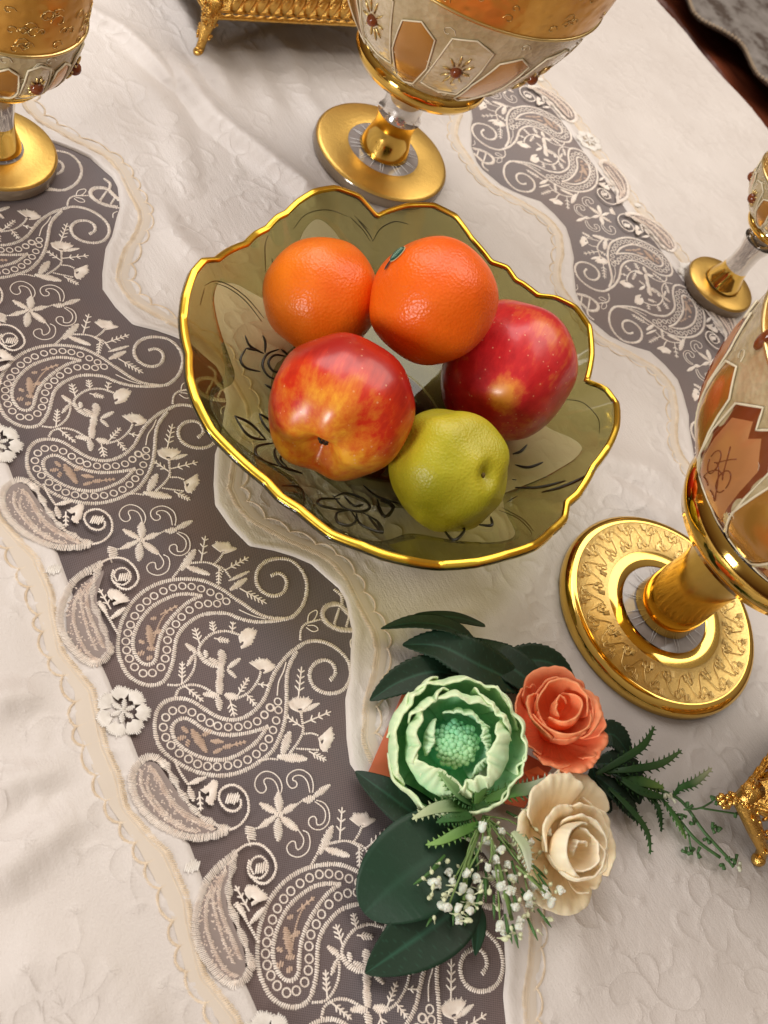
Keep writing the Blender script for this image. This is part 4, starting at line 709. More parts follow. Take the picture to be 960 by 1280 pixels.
def compote(base, fr, clear, stem, ringh, ringr, bowlp, label, scroll=True, turn=0, shield=False, upper=.58, foot_edge=None):
    """stem: list of (r, z) for collar and neck; bowlp: meridian (r, z) from the ring up"""
    root = tag(empty('compote', base), label, 'compote', 'gilded glass compotes'); root.rotation_euler.z = turn
    c = clear * fr
    lathe('foot_edge', [(fr * .6, .0004), (fr * .985, .0004), (fr, .002), (fr * .998, .0070), (fr * .985, .0085)], foot_edge or M_EDGE, root)
    if not scroll:
        lathe('foot_plate', [(fr * .985, .0085), (fr * .965, .0098), (fr * .93, .0104), (c * 1.1, .0112), (c, .0108)], M_FLATGOLD, root)
    if scroll: lathe('foot_bevel', [(fr * .985, .0085), (fr * .965, .0102), (fr * .935, .0112), (fr * .90, .0110)], M_GOLD, root)
    if scroll: lathe('foot_plate', [(fr * .90, .0110), (fr * .89, .0106), (c * 1.38, .0112), (c * 1.35, .0116)], M_MATTGOLD, root)
    if scroll: lathe('foot_inner_ring', [(c * 1.35, .0116), (c * 1.2, .0120), (c * 1.02, .0116), (c, .0108)], M_GOLD, root)
    lathe('cut_star', [(c, .0106), (c * .6, .0112), (.004, .0125), (.0005, .0125)], M_CUT, root)
    b = MB()
    for k in range(26):
        a = 2 * PI * k / 26; w_ = .12 * math.sin(k * 2.4); b.tube([((c * t) * math.cos(a + w_ * t), (c * t) * math.sin(a + w_ * t), .0128 - .0014 * t) for t in (.25, .5, .75, .97)], [.0002, .0004, .0003, .0001], 4)
    b.build('star_cuts', M_CUTLINE, root)
    if scroll:
        b = MB(); r_in, r_out = c * 1.42, fr * .885; mid = (r_in + r_out) / 2; amp = (r_out - r_in) / 2
        n = 2 * int(PI * mid / .0082)
        for k in range(n):
            a0 = 2 * PI * k / n; sg = 1 if k % 2 else -1; cx, cy = mid * math.cos(a0), mid * math.sin(a0)
            def loc_(u, v_): r_ = mid + v_ * amp; aa = a0 + u * 2 * PI / n; return (r_ * math.cos(aa), r_ * math.sin(aa), .0115)
            for s2 in (1, -1):
                pts = [loc_(s2 * (.28 + (.30 * (1 - t / 9)) * math.cos(t * .75)), sg * (.48 * s2 + (.46 * (1 - t / 9.5)) * math.sin(t * .75))) for t in range(9)]; b.tube(pts, .00032, 4, False)
            b.tube([loc_(t, sg * .75 * math.cos(t * PI)) for t in (-.5, -.25, 0, .25, .5)], .0003, 4, False)
            for q in range(4): b.tube([loc_(-.1 + q * .07, -sg * .5), loc_(-.2 + q * .13, -sg * .95)], .0003, 4, False)
        b.build('engraved_scrolls', M_SCROLL, root)
    lathe('collar', stem['collar'], M_GOLD, root); lathe('neck', stem['neck'], stem.get('neck_mat', M_NECK), root)
    rr = (.0115 if shield else .008) * ringr / .05
    lathe('gold_ring', [(ringr * .35, ringh - rr * 1.0), (ringr * .7, ringh - rr * 1.1), (ringr * .92, ringh - rr * .75), (ringr, ringh), (ringr * .985, ringh + rr * .6), (ringr * .93, ringh + rr * .9)], M_GOLD, root)
    P = resample(bowlp, .002); zt = P[-1, 1]; z0_ = P[0, 1]
    lathe('glass_shoulder', [(ringr * .93, ringh + rr * .9)] + [tuple(P[0])], M_CLEAR, root)
    k = int(len(P) * upper)
    lathe('bowl_wall', [tuple(p) for p in P[:k + 1]], M_FROST, root)
    lathe('beading', [(P[k, 0] + .0002, P[k, 1] - .001), (P[k, 0] + .0014, P[k, 1]), (P[k, 0] + .0010, P[k, 1] + .0012), (P[k, 0] - .0004, P[k, 1] + .0012)], M_SCROLL, root)
    lathe('gilded_band', [tuple(p) for p in P[k:]], M_AMBER, root)
    Pi = [(p[0] - .003, p[1] + .002) for p in P]; lathe('lining', [(.002, Pi[0][1] + .001)] + Pi + [tuple(P[-1])], M_AMBER, root)
    def onwall(a, s, lift=.0006):
        i = s * k; i0 = int(min(i, k - 1)); f = i - i0; r_ = P[i0] * (1 - f) + P[i0 + 1] * f; dr = P[i0 + 1] - P[i0]; dr /= np.linalg.norm(dr)
        return Vector(((r_[0] + dr[1] * lift) * math.cos(a), (r_[0] + dr[1] * lift) * math.sin(a), r_[1] - dr[0] * lift))
    def patch(name, a0, s0, outline, m, lift):
        rings = 5; no = len(outline); vs = [onwall(a0, s0, lift)]
        for i in range(1, rings + 1):
            for (x, y) in outline: vs.append(onwall(a0 + x * i / rings, s0 + y * i / rings, lift if i < rings else lift * .3))
        fs = [(0, 1 + q, 1 + (q + 1) % no) for q in range(no)]
        for i in range(rings - 1):
            for q in range(no): A0 = 1 + i * no; fs.append((A0 + q, A0 + no + q, A0 + no + (q + 1) % no, A0 + (q + 1) % no))
        me = bpy.data.meshes.new(name); me.from_pydata(vs, [], fs); return link(name, me, m, root)
    for nm_, lo, hi, cnt, mt_ in (('engraved_tendrils', .03, .97, 110, M_TENDRIL), ('gilded_tendrils', 1.04, min(1.6, (len(P) - 2) / k), 150, M_SCROLL)):
        b = MB(); rs = random.Random(5)
        for q in range(cnt):
            a0 = rs.uniform(0, 2 * PI); s0 = rs.uniform(lo, hi); sg = rs.choice((-1, 1)); R1 = rs.uniform(.0025, .005); rr_ = P[min(len(P) - 1, int(s0 * k))][0]
            def W2(x, y):
                s1 = min(hi, max(lo, s0 + y / .002 / k)); i = s1 * k; i0 = int(min(i, len(P) - 2)); f = i - i0; r_ = P[i0] * (1 - f) + P[i0 + 1] * f; a1 = a0 + x / rr_; return ((r_[0] + .0003) * math.cos(a1), (r_[0] + .0003) * math.sin(a1), r_[1] - .0002)
            b.tube([W2(R1 * (1 - t / 9) * math.cos(t * .8) * sg, R1 * (1 - t / 9) * math.sin(t * .8)) for t in range(8)], .00026, 4, False)
        tag(b.build(nm_, mt_, root), kind='stuff')
    nP = 8; da = 2 * PI / nP; gauge = da
    def sm(pts, n=28): q = resample(pts, 1, True) if False else np.array(pts); return dense(q)
    def dense(q):
        out = []
        for i in range(len(q)):
            a_, b_ = q[i], q[(i + 1) % len(q)]
            for t in (0, .34, .67): out.append(tuple(a_ + (b_ - a_) * t))
        return out
    sq_ = dense(np.array([(-.27 * da, -.30), (-.20 * da, .30), (0, .36), (.20 * da, .30), (.27 * da, -.30), (0, -.34)]))
    bl_ = dense(np.array([(-.15 * da, -.36), (-.22 * da, -.05), (-.17 * da, .26), (0, .34), (.17 * da, .26), (.22 * da, -.05), (.15 * da, -.36), (0, -.42)]))
    sh_ = dense(np.array([(-.30 * da, -.33), (-.26 * da, .25), (-.08 * da, .38), (0, .30), (.08 * da, .38), (.26 * da, .25), (.30 * da, -.33), (0, -.42)]))
    for q in range(nP):
        a = q * da
        if shield:
            patch('shield_border', a, .52, sh_, M_GEM, .0005); patch('shield', a, .52, [(x * .82, y * .82) for x, y in sh_], M_SHIELD, .0012)
        else: patch('frosted_panel', a, .52, sq_, M_FROST, .0012)
        patch('gold_panel', a + da / 2, .48, bl_, M_AMBERP, .0008)
        for aa_, ss_, ol_ in ((a, .52, sh_ if shield else sq_), (a + da / 2, .48, bl_)):
            b = MB(); b.tube([onwall(aa_ + x, ss_ + y, .0009) for x, y in ol_ + ol_[:1]], .0006, 5); b.build('panel_border', M_TENDRIL, root)
        b = MB()
        if not shield:
            Mg = onwall(a, .55, .0016); b.ball(Mg, .0040, 14, 8, (1, 1, 1)); b.build('gem', M_GEM, root)
            b = MB()
            for p_ in range(10):
                t = 2 * PI * p_ / 10; b.tube([onwall(a + math.cos(t) * x * da, .55 + math.sin(t) * x * 1.2, .0017) for x in (.06, .11, .15)], [.0004, .0009, .0003], 5)
            b.build('engraved_petals', M_SCROLL, root)
        else:
            for s_ in (-1, 1):
                b.tube([onwall(a + s_ * (.02 + .09 * math.sin(t * 1.1)) * da, .32 + .05 * t + .04 * math.cos(t * 2), .0014) for t in np.linspace(0, 6, 22)], .00028, 5)
                b.tube([onwall(a + s_ * (.08 + .05 * math.cos(t)) * da, .5 + .08 * math.sin(t), .0014) for t in np.linspace(0, 6, 20)], .00028, 5)
            b.build('engraved_petals', M_GEM, root)
            b = MB(); b.ball(onwall(a + da / 2, 1.0, 0), .0045, 12, 6, (.7, .7, 1.5)); b.build('gem', M_GEM, root)
    return root
compote((-0.4701,0.4894,0), .0545, .53, dict(collar=[(.0200, .0122), (.0192, .0165), (.0168, .0240), (.0150, .0320), (.0158, .0400), (.0172, .0440)], neck=[(.0172, .0440), (.0150, .0475), (.0150, .058), (.0185, .066), (.0215, .0750)]), .088, .0505,
        [(.0470, .0955), (.0560, .1050), (.067, .119), (.078, .137), (.087, .158), (.093, .180), (.096, .21), (.097, .245)], 'gilded glass compote with a plain gold foot standing right behind the fruit bowl', scroll=False, turn=.25)
compote((-0.0623,0.4664,0), .0700, .43, dict(collar=[(.0215, .0122), (.0213, .0180), (.0205, .0300), (.0195, .0480), (.0200, .0700), (.0225, .0900)], neck=[(.0225, .0900), (.0260, .1000), (.03, .112)], neck_mat=M_GOLD), .1150, .0575,
        [(.0530, .1290), (.0590, .1345), (.070, .1440), (.080, .1580), (.0870, .1760), (.0910, .198), (.0925, .225), (.093, .25)], 'large gilded glass compote with an engraved gold foot at the right beside the flowers', turn=.50, shield=True, upper=.80, foot_edge=M_GOLD)
small = dict(collar=[(.0160, .0122), (.0150, .0160), (.0115, .0240), (.0105, .0300)], neck=[(.0105, .0300), (.0098, .0350), (.0100, .0480), (.014, .0600)])
compote((-0.5,0.2035,0), .0385, .45, small, .0640, .0250, [(.0235, .0670), (.0290, .0710), (.0360, .0790), (.0405, .0900), (.0430, .1040), (.0442, .1200), (.045, .16), (.0455, .22)], 'small gilded compote at the far left edge standing on the lace band', scroll=False, turn=.1, upper=.30)
compote((-0.2871,0.7391,0), .0315, .45, small, .0740, .0225, [(.0215, .0780), (.0270, .0830), (.0350, .0930), (.0395, .1060), (.0415, .1200), (.0420, .1390), (.0425, .160)], 'small gilded compote at the right, behind the large one', scroll=False, turn=.4, upper=.5)

# ------------------------------------------------------------------ gold baskets on legs
def basket(corner, du, dv, label, lu, lv, h0=.031, top=None):
    """corner: foot of the front leg; du, dv: directions of the two sides"""
    root = tag(empty('gold_basket', corner), label, 'basket', 'gold openwork baskets'); U = Vector(du).normalized(); Vv = Vector(dv).normalized(); Z = Vector((0, 0, 1))
    b = MB(); out = -(U + Vv) * .5; TP_ = Vector(top) - Vector(corner) if top else Z * h0; TX = Vector((TP_.x, TP_.y, 0))
    b.tube([out * .006 + Z * .003, out * .002 + Z * .010 + TX * .15, Z * .020 + out * .001 + TX * .5, Z * .030 - out * .006 + TX, Z * .042 - out * .010 + TX * 1.1], [.0036, .0034, .0048, .0066, .0060], 10)
    b.ball(out * .007 + Z * .0034, .0042, 12, 8)
    leg = b.build('leg', M_CASTGOLD, root)
    b = MB()
    for k in range(60):
        t = random.random(); c = (out * .001 * (1 - t) - out * .010 * t + Z * (.010 + .034 * t) + TX * min(1, t * 1.3 + .1)) + Vector((random.gauss(0, 1), random.gauss(0, 1), random.gauss(0, .6))).normalized() * (.0048 + .003 * t); b.ball(c, random.uniform(.0008, .0017), 6, 4)
    b.build('leg_ornament', M_CASTGOLD, leg)
    for far in (U * lu, Vv * lv, U * lu + Vv * lv):
        o2 = bpy.data.objects.new('leg', leg.data); C.objects.link(o2); o2.parent = root; o2.location = far + TX * 0
    for D, Ln in ((U, lu), (Vv, lv)):
        s0 = Z * h0 + D * .006 + TX; b = MB(); n = int(Ln / .003)
        b.tube([s0 + D * (Ln * i / n) + Z * (.0004 * math.sin(i * 2.1)) for i in range(n + 1)], [.0022 + .0005 * math.sin(i * 2.1) for i in range(n + 1)], 8)
        b.tube([s0 + D * (Ln * i / n) + Z * .0052 for i in range(n + 1)], .0011, 6); rail = b.build('rail', M_CASTGOLD, root)
        k = 0; x = .012
        while x < Ln:
            b = MB(); p = s0 + D * x + Z * .0055; nn = D.cross(Z)
            vs = []
            for i in range(7):
                t = i / 6; w_ = .0048 * math.sin(PI * (t * .9 + .08)) ** .7; c = p + Z * (.018 * t) + D * (.004 * t * t) + nn * (.0012 * math.sin(PI * t))
                vs += [c - D * w_, c + nn * .0022, c + D * w_]
            b.add(vs, [(i * 3 + j, i * 3 + j + 1, i * 3 + j + 4, i * 3 + j + 3) for i in range(6) for j in range(2)])
            solid(b.build('gallery_leaf', M_CASTGOLD, root), .0012); x += .0105
        b = MB(); b.tube([s0 + D * (Ln * i / n) + Z * .025 for i in range(n + 1)], .0022, 8); b.build('rail', M_CASTGOLD, root)
    b = MB(); q = [TX + Z * (h0 + .001) + U * a + Vv * c for a, c in ((.004, .004), (lu, .004), (lu, lv), (.004, lv))]; b.add(q, [(0, 1, 2, 3)]); solid(b.build('tray', M_CASTGOLD, root, False), .0015)
    b = MB()
    for k in range(16):
        a = k * .55; c = TX + out * (.012) + Z * (h0 + .004); b.ball(c + out * .004 * math.cos(a) + Z * .005 * math.sin(a) + U.cross(Z) * .003 * math.sin(a * 1.7), .0019, 6, 4)
    b.build('corner_flower', M_CASTGOLD, root)
    return root
c0 = Vector((-0.5953,0.3936,0)); du = Vector((-0.5868,0.5312,0)) - c0; dv = Vector((-du.y, du.x, 0))
basket(c0, du, dv, 'gold openwork basket on a cast leg at the top, left of the tall compote', .20, .10)
c0 = Vector((0.0881,0.4314,0)); t0 = Vector((0.0512,0.4112,0.031)); du = Vector((0.0363,0.4744,0.031)) - t0; dv = Vector((0.1137,0.467,0.031)) - t0
basket(c0, du, dv, 'gold openwork basket at the right edge next to the trailing sprigs', .09, .10, top=t0)

# ------------------------------------------------------------------ chair beyond the table
def poly3(name, pts, m, parent, z, th, bev=.006):
    P = resample([p[:2] for p in pts], .02, True)[:-1]; n = len(P); ar = sum(P[i][0] * P[(i + 1) % n][1] - P[(i + 1) % n][0] * P[i][1] for i in range(n)); P = P if ar > 0 else P[::-1]; me = bpy.data.meshes.new(name); me.from_pydata([(p[0], p[1], z) for p in P], [], [tuple(range(n))]); o = link(name, me, m, parent, False)
    mm = o.modifiers.new('s', 'SOLIDIFY'); mm.thickness = th; mm.offset = -1
    bv = o.modifiers.new('b', 'BEVEL'); bv.width = bev; bv.segments = 3; return o
M_WOOD = mat('red_wood', (.16, .035, .015), .3); m = M_WOOD; L(m, ramp(m, noise_tex(m, 6, 4, .6, coords(m, (1, 6, 1))), [(.3, (.07, .015, .008)), (.7, (.22, .055, .022))]), B(m).inputs['Base Color'])
M_UPH = mat('grey_brocade', (.3, .28, .26), .6); m = M_UPH; vo = N(m, 'ShaderNodeTexVoronoi'); vo.inputs['Scale'].default_value = 26; mpn = N(m, 'ShaderNodeTexNoise'); mpn.inputs['Scale'].default_value = 14; L(m, coords(m), mpn.inputs['Vector']); L(m, mpn.outputs['Color'], vo.inputs['Vector'])
L(m, ramp(m, noise_tex(m, 26, 4, .7), [(.40, (.07, .05, .04)), (.50, (.20, .18, .165)), (.75, (.29, .265, .25))]), B(m).inputs['Base Color'])
chair = tag(empty('dining_chair', (-1.2361,2.0912,-0.28)), 'red-brown wooden chair with grey brocade seat beyond the far table edge', 'chair'); cl = Vector(chair.location)
fr_ = [Vector(p) - cl for p in [(-1.2243,1.6569,-0.26),(-1.0547,1.6098,-0.26),(-0.9804,1.598,-0.26),(-0.8982,1.599,-0.26),(-0.8002,1.5709,-0.26),(-0.682,1.5185,-0.26),(-0.4879,1.4756,-0.26),(-0.3989,2.0503,-0.26),(-2.2262,4.2239,-0.26),(-1.8515,2.4896,-0.26)]]
poly3('seat_frame', [(p.x, p.y) for p in fr_], M_WOOD, chair, 0 + .0, .05, .012)
cu = [Vector(p) - cl for p in [(-1.1431,1.6767,-0.235),(-1.0089,1.5825,-0.235),(-0.9632,1.569,-0.235),(-0.9307,1.6044,-0.235),(-0.896,1.6225,-0.235),(-0.8308,1.5964,-0.235),(-0.8011,1.6048,-0.235),(-0.6878,1.6658,-0.235),(-0.5781,2.0146,-0.235),(-1.8602,3.4896,-0.235),(-1.6473,2.3314,-0.235)]]
poly3('seat_cushion', [(p.x, p.y) for p in cu], M_UPH, chair, .045, .008, .003)
b = MB(); q = resample([(p.x, p.y, .044) for p in cu], .0075, True)
for i, p in enumerate(q): b.ball(p, .0036, 6, 4)
b.build('beaded_piping', mat('piping', (.42, .32, .22), .5), chair)
for dx, dy in ((.05, .05), (.28, .1)):
    b = MB(); b.tube([(dx, dy, -.03), (dx, dy, -.42)], [.022, .015], 10); b.build('leg', M_WOOD, chair)
M_FLOOR = mat('dark_floor', (.05, .030, .022), .5); b = MB(); b.add([(-3, -2, -.74), (3, -2, -.74), (3, 6, -.74), (-3, 6, -.74)], [(0, 1, 2, 3)]); tag(b.build('floor', M_FLOOR, smooth=False), kind='structure')
# ------------------------------------------------------------------ flower bouquet
def col_mat(name, rough=.6, sss=.15, rad=(.004, .003, .002), vein=0.0):
    m = mat(name, (1, 1, 1), rough, spec=.3); a = N(m, 'ShaderNodeAttribute', attribute_name='tone')
    nz = noise_tex(m, 120, 3, .6); c = mix(m, math_(m, 'MULTIPLY', nz, .22), a.outputs['Color'], (.8, .85, .7), 'MULTIPLY'); L(m, c, B(m).inputs['Base Color'])
    B(m).inputs['Subsurface Weight'].default_value = sss; B(m).inputs['Subsurface Radius'].default_value = rad; B(m).inputs['Subsurface Scale'].default_value = .8
    b1 = bump(m, noise_tex(m, 500, 3, .7), .2, .0004); L(m, bump(m, noise_tex(m, 110, 3, .6), .35, .0015, b1), B(m).inputs['Normal']); return m
def settone(me, cols):
    a = me.color_attributes.new('tone', 'FLOAT_COLOR', 'POINT'); a.data.foreach_set('color', np.array([(*c, 1) for c in cols], np.float32).ravel())
def lerp(a, b, t): return tuple(x + (y - x) * t for x, y in zip(a, b))
def frame(n, right=None):
    n = Vector(n).normalized(); x = Vector(right or CX); x = (x - n * x.dot(n)).normalized(); y = n.cross(x); return Matrix((x, y, n)).transposed()
def petal(parent, name, m, phi, width, prof, c_base, c_tip, ruffle=.0, seed=0, sq=(1, 1), off=(0, 0, 0), th=.0009, edge=.0, nu=34, nv=14, taper=.75, curl=0, tipcol=.5, notch=0):
    """part of a turned cup, mm; prof [(r, z)...] from base to rim"""
    P = resample(prof, .5); d = np.linspace(0, 1, len(P)); vs, cs = [], []
    for i in range(nu):
        u = -1 + 2 * i / (nu - 1)
        for j in range(nv):
            v = j / (nv - 1); lim = 1 - edge * abs(u) ** 2.6 - notch * math.exp(-(u / .18) ** 2); vv = v * lim
            r = np.interp(vv, d, P[:, 0]); z = np.interp(vv, d, P[:, 1])
            a = math.radians(phi + u * width / 2 * (taper + (1 - taper) * math.sin(v * PI * .5)))
            n1 = noise.noise(Vector((u * 2.3 + seed * 7.1, v * 1.2, seed))); n2 = noise.noise(Vector((u * 6 + seed * 3.3, v * 3, seed + 5)))
            r += ruffle * (n1 * 3.4 + n2 * 1.5) * v ** 2; z += ruffle * (n2 * 1.8 + n1 * 1.6) * v ** 2 - curl * abs(u) ** 3 * v
            vs.append(((r * math.cos(a) * sq[0] + off[0]) / 1000, (r * math.sin(a) * sq[1] + off[1]) / 1000, (z + off[2]) / 1000))
            t = min(1, max(0, v ** (1 / max(.01, tipcol)) * .9 + .25 * n2 * v)); k_ = 1 + .09 * noise.noise(Vector((u * 16 * (1 + .1 * seed % 1), v * 1.5, seed * 3))) + .05 * n2; cs.append(tuple(min(1, q * k_) for q in lerp(c_base, c_tip, t)))
    o = link(name, npmesh(name, vs, gridfaces(nu, nv)), m, parent); settone(o.data, cs); solid(o, th, 0, 1); return o
bq = tag(empty('flower_bouquet', (-0.0159,0.2857,0)), 'artificial bouquet of mint peony, orange rose and cream rose lying on the cloth', 'bouquet'); bl = Vector(bq.location)
M_PET = col_mat('foam_petal'); M_PET2 = col_mat('foam_petal_soft', .55, .25, (.006, .003, .002))
def head(name, pos, n, label, core_r, m, c, right=None):
    """flower part: its mesh is the core under the petals"""
    b = MB(); b.ball((0, 0, -.004), core_r, 16, 10, (1, 1, .7)); o = b.build(name, m, bq); settone(o.data, [c] * len(o.data.vertices)); o.location = Vector(pos) - bl; o.rotation_euler = frame(n, right).to_euler(); tag(o, label); return o
up = Vector((0, 0, 1))
# peony
G0, G1, G2 = (.20, .66, .30), (.60, .84, .40), (.80, .90, .58); TEAL = (.20, .62, .40)
pe = head('peony', (-0.0453,0.2721,0.026), camdir(.04, .12, .92) + up * .25, 'mint green peony with ruffled lime-edged petals and bobbled centre', .013, M_PET, TEAL)
sd = 0
for phi, wd, pr, tc in ((175, 84, [(8, -10), (26, -7), (33, 3), (34, 13), (31, 18)], .5), (140, 70, [(8, -10), (25, -7), (32, 2), (33.5, 12), (31, 17)], .5), (98, 84, [(8, -10), (24, -7), (31, 1), (33, 10), (31, 16)], .5), (52, 80, [(8, -10), (25, -7), (32, 1), (33, 10), (32, 14)], .5), (14, 80, [(8, -10), (26, -7), (33, 1), (35, 11), (33, 16)], .5), (-30, 84, [(8, -10), (26, -8), (33, 0), (35.5, 9), (34, 14)], .5), (-78, 90, [(8, -10), (26, -8), (33, -1), (35, 9), (33, 14)], .5), (-128, 90, [(8, -10), (26, -8), (33, 0), (35, 9), (33.5, 14)], .5)):
    sd += 1; petal(pe, 'petal', M_PET, phi, wd, pr, G0, G2, .95, sd, th=.0010, edge=.14, tipcol=.45)
for phi, wd, pr in ((84, 86, [(8, -6), (19, -2), (24, 8), (25, 17), (22, 21)]), (172, 76, [(8, -6), (20, -2), (25, 7), (25, 17), (21, 21)]), (128, 60, [(8, -6), (21, -2), (26, 7), (27, 16), (25, 20)]), (38, 70, [(8, -6), (20, -2), (26, 7), (27, 16), (24, 20)]), (-14, 86, [(8, -6), (20, -2), (25, 7), (25, 17), (18, 22), (14, 22)]), (-66, 66, [(8, -6), (18, -2), (24, 6), (25, 15), (20, 20), (17, 20.5)]), (-122, 92, [(8, -6), (19, -2), (25, 6), (26, 14), (22, 19), (16, 20.5)]), (-160, 50, [(8, -6), (19, -2), (24, 7), (24, 15), (21, 19)])):
    sd += 1; petal(pe, 'petal', M_PET, phi, wd, pr, lerp(G0, TEAL, .4), G2, .8, sd, th=.0010, edge=.2, tipcol=.6)
for phi, wd, pr in ((70, 90, [(6, -4), (14, 0), (16.5, 9), (17, 15), (15, 19)]), (165, 70, [(6, -4), (14, 0), (16, 8), (16.5, 14), (13, 18)]), (10, 60, [(6, -4), (14, 0), (17, 9), (16, 15), (12, 19)]), (-40, 60, [(6, -4), (14, 0), (17, 8), (17, 14), (13.5, 18)])):
    sd += 1; petal(pe, 'petal', M_PET, phi, wd, pr, TEAL, lerp(TEAL, G2, .75), .7, sd, th=.0010, edge=.2, tipcol=.8)
b = MB(); cs = []
for k in range(78):
    q = (k + .5) / 78; a = k * 2.39996; r = 11.2 * math.sqrt(q); zz = 14.5 - .045 * r * r + random.uniform(-1, .8); n0 = len(b.v)
    x, y = r * math.cos(a), r * math.sin(a); rad = random.uniform(1.3, 2.0); b.tube([(x * .5 / 1000, y * .5 / 1000, 0), (x / 1000, y / 1000, zz / 1000)], .0006, 5); b.ball((x / 1000, y / 1000, zz / 1000), rad / 1000, 9, 7)
    c = lerp((.22, .62, .38), (.52, .80, .40), min(1, max(0, .5 - y / 22 + random.uniform(-.1, .1)))); cs += [c] * (len(b.v) - n0)
o = b.build('stamens', M_PET, pe); settone(o.data, cs); tag(o, 'dense mint bobbles at the heart of the peony', kind='stuff')
# orange rose
O0, O1 = (.93, .16, .05), (1.0, .33, .16)
ro = head('rose', (-0.0301,0.3314,0.03), camdir(.10, .66, .72), 'orange rose with soft folded petals', .009, M_PET2, O0); R_ = lambda *a, **k: petal(ro, 'petal', M_PET2, *a, **k)
for phi, wd, pr, sq in ((95, 116, [(5, -8), (17, -5), (23, 3), (26, 9), (29, 10)], (.85, 1)), (20, 84, [(5, -8), (17, -5), (22, 2), (25, 7), (27, 7)], (.95, 1)), (-28, 64, [(5, -8), (17, -6), (22, -1), (26, 3), (27.5, 2)], (1, 1)), (-62, 64, [(5, -8), (17, -6), (24, -1), (29, 3), (31, 2)], (.9, 1)), (-105, 62, [(5, -8), (17, -6), (22, -2), (26, 2), (27, 1)], (.8, 1)), (158, 84, [(5, -8), (16, -5), (21, 1), (24, 7), (24, 9)], (.95, 1)), (-150, 64, [(5, -8), (16, -5), (20, -1), (23, 3), (24, 3)], (.95, 1))):
    sd += 1; R_(phi, wd, pr, O0, O1, .8, sd, sq=sq, th=.001, edge=.16, tipcol=.7)
for phi, wd, pr, sq in ((75, 150, [(4, -4), (13, 0), (17, 8), (18.5, 14), (19, 15)], (.9, .95)), (-165, 116, [(4, -4), (12, 0), (15, 7), (16, 13), (15, 15)], (.9, 1)), (-55, 128, [(4, -4), (12, 0), (15, 7), (16.5, 12), (16.5, 14)], (.95, 1.05)), (10, 120, [(4, -4), (12, 0), (15.5, 8), (17, 13), (17, 15)], (.95, 1))):
    sd += 1; R_(phi, wd, pr, O0, O1, .6, sd, sq=sq, th=.001, edge=.22, tipcol=.7, off=(1, 1, 0))
for phi, wd, pr in ((90, 200, [(3, 0), (10, 5), (13.5, 12), (13.5, 18), (13, 23)]), (-82, 180, [(3, 0), (11, 5), (15, 11), (15.5, 15), (16.5, 18)]), (-165, 110, [(3, 0), (12, 5), (16, 11), (17, 15), (19, 17)]), (5, 120, [(3, 0), (12, 5), (16.5, 10), (18, 14), (21, 15)]), (-30, 230, [(2, 2), (7, 6), (9.5, 13), (9.5, 18), (9, 20)]), (150, 200, [(1, 2), (4, 6), (5.5, 12), (5, 17), (4, 20)])):
    sd += 1; R_(phi, wd, pr, (.95, .20, .06), (1.0, .36, .17), .45, sd, th=.0009, edge=.22, tipcol=.8, off=(0, 0, 0))
# cream rose
K0, K1 = (.90, .66, .36), (1.0, .83, .60)
rc = head('rose', (0.0249,0.3005,0.024), camdir(.42, .34, .82), 'cream rose with a tight bud centre, lowest of the three flowers', .009, M_PET2, K0); R_ = lambda *a, **k: petal(rc, 'petal', M_PET2, *a, **k)
for phi, wd, pr, sq in ((72, 78, [(5, -8), (18, -6), (27, 1), (35, 5), (39, 4)], (.9, 1)), (112, 84, [(5, -8), (18, -5), (26, 3), (33, 8), (37, 8)], (.9, 1)), (18, 92, [(5, -8), (18, -6), (23, 0), (26, 5), (28, 5)], (1, 1.1)), (-38, 70, [(5, -8), (17, -6), (21, -2), (24, 2), (25, 1)], (1, 1)), (-88, 92, [(5, -8), (17, -7), (23, -5), (28, -4), (31, -6)], (.95, 1)), (-140, 70, [(5, -8), (17, -7), (21, -4), (24, -2), (25, -3)], (1, 1)), (162, 66, [(5, -8), (17, -6), (23, -1), (28, 3), (31, 3)], (1, 1))):
    sd += 1; R_(phi, wd, pr, K0, K1, .7, sd, sq=sq, th=.001, edge=.14, tipcol=.6)
for phi, wd, pr in ((55, 110, [(4, -4), (13, 0), (17, 7), (20, 12), (22, 12.5)]), (140, 100, [(4, -4), (13, 0), (16, 7), (19, 12), (22, 13)]), (-20, 100, [(4, -4), (12, 0), (15, 7), (17, 12), (18, 13)]), (-110, 110, [(4, -4), (11, 0), (13.5, 6), (15, 10), (15.5, 11)])):
    sd += 1; R_(phi, wd, pr, K0, K1, .55, sd, th=.001, edge=.2, tipcol=.7)
for phi, wd, pr in ((165, 200, [(3, 0), (10, 5), (13, 12), (13, 17), (11, 21)]), (-60, 150, [(3, 0), (10, 5), (13.5, 11), (14, 15), (13, 19)]), (50, 130, [(3, 0), (11, 5), (14.5, 11), (15.5, 15), (17, 18)]), (-10, 190, [(2, 2), (7, 6), (9.5, 13), (9.5, 17), (9.5, 19)]), (120, 200, [(1, 2), (3.5, 6), (5, 12), (4.5, 16), (3.5, 18.5)])):
    sd += 1; R_(phi, wd, pr, (.93, .70, .42), (1.0, .86, .65), .4, sd, th=.0009, edge=.2, tipcol=.8, off=(-2, -2, 0))
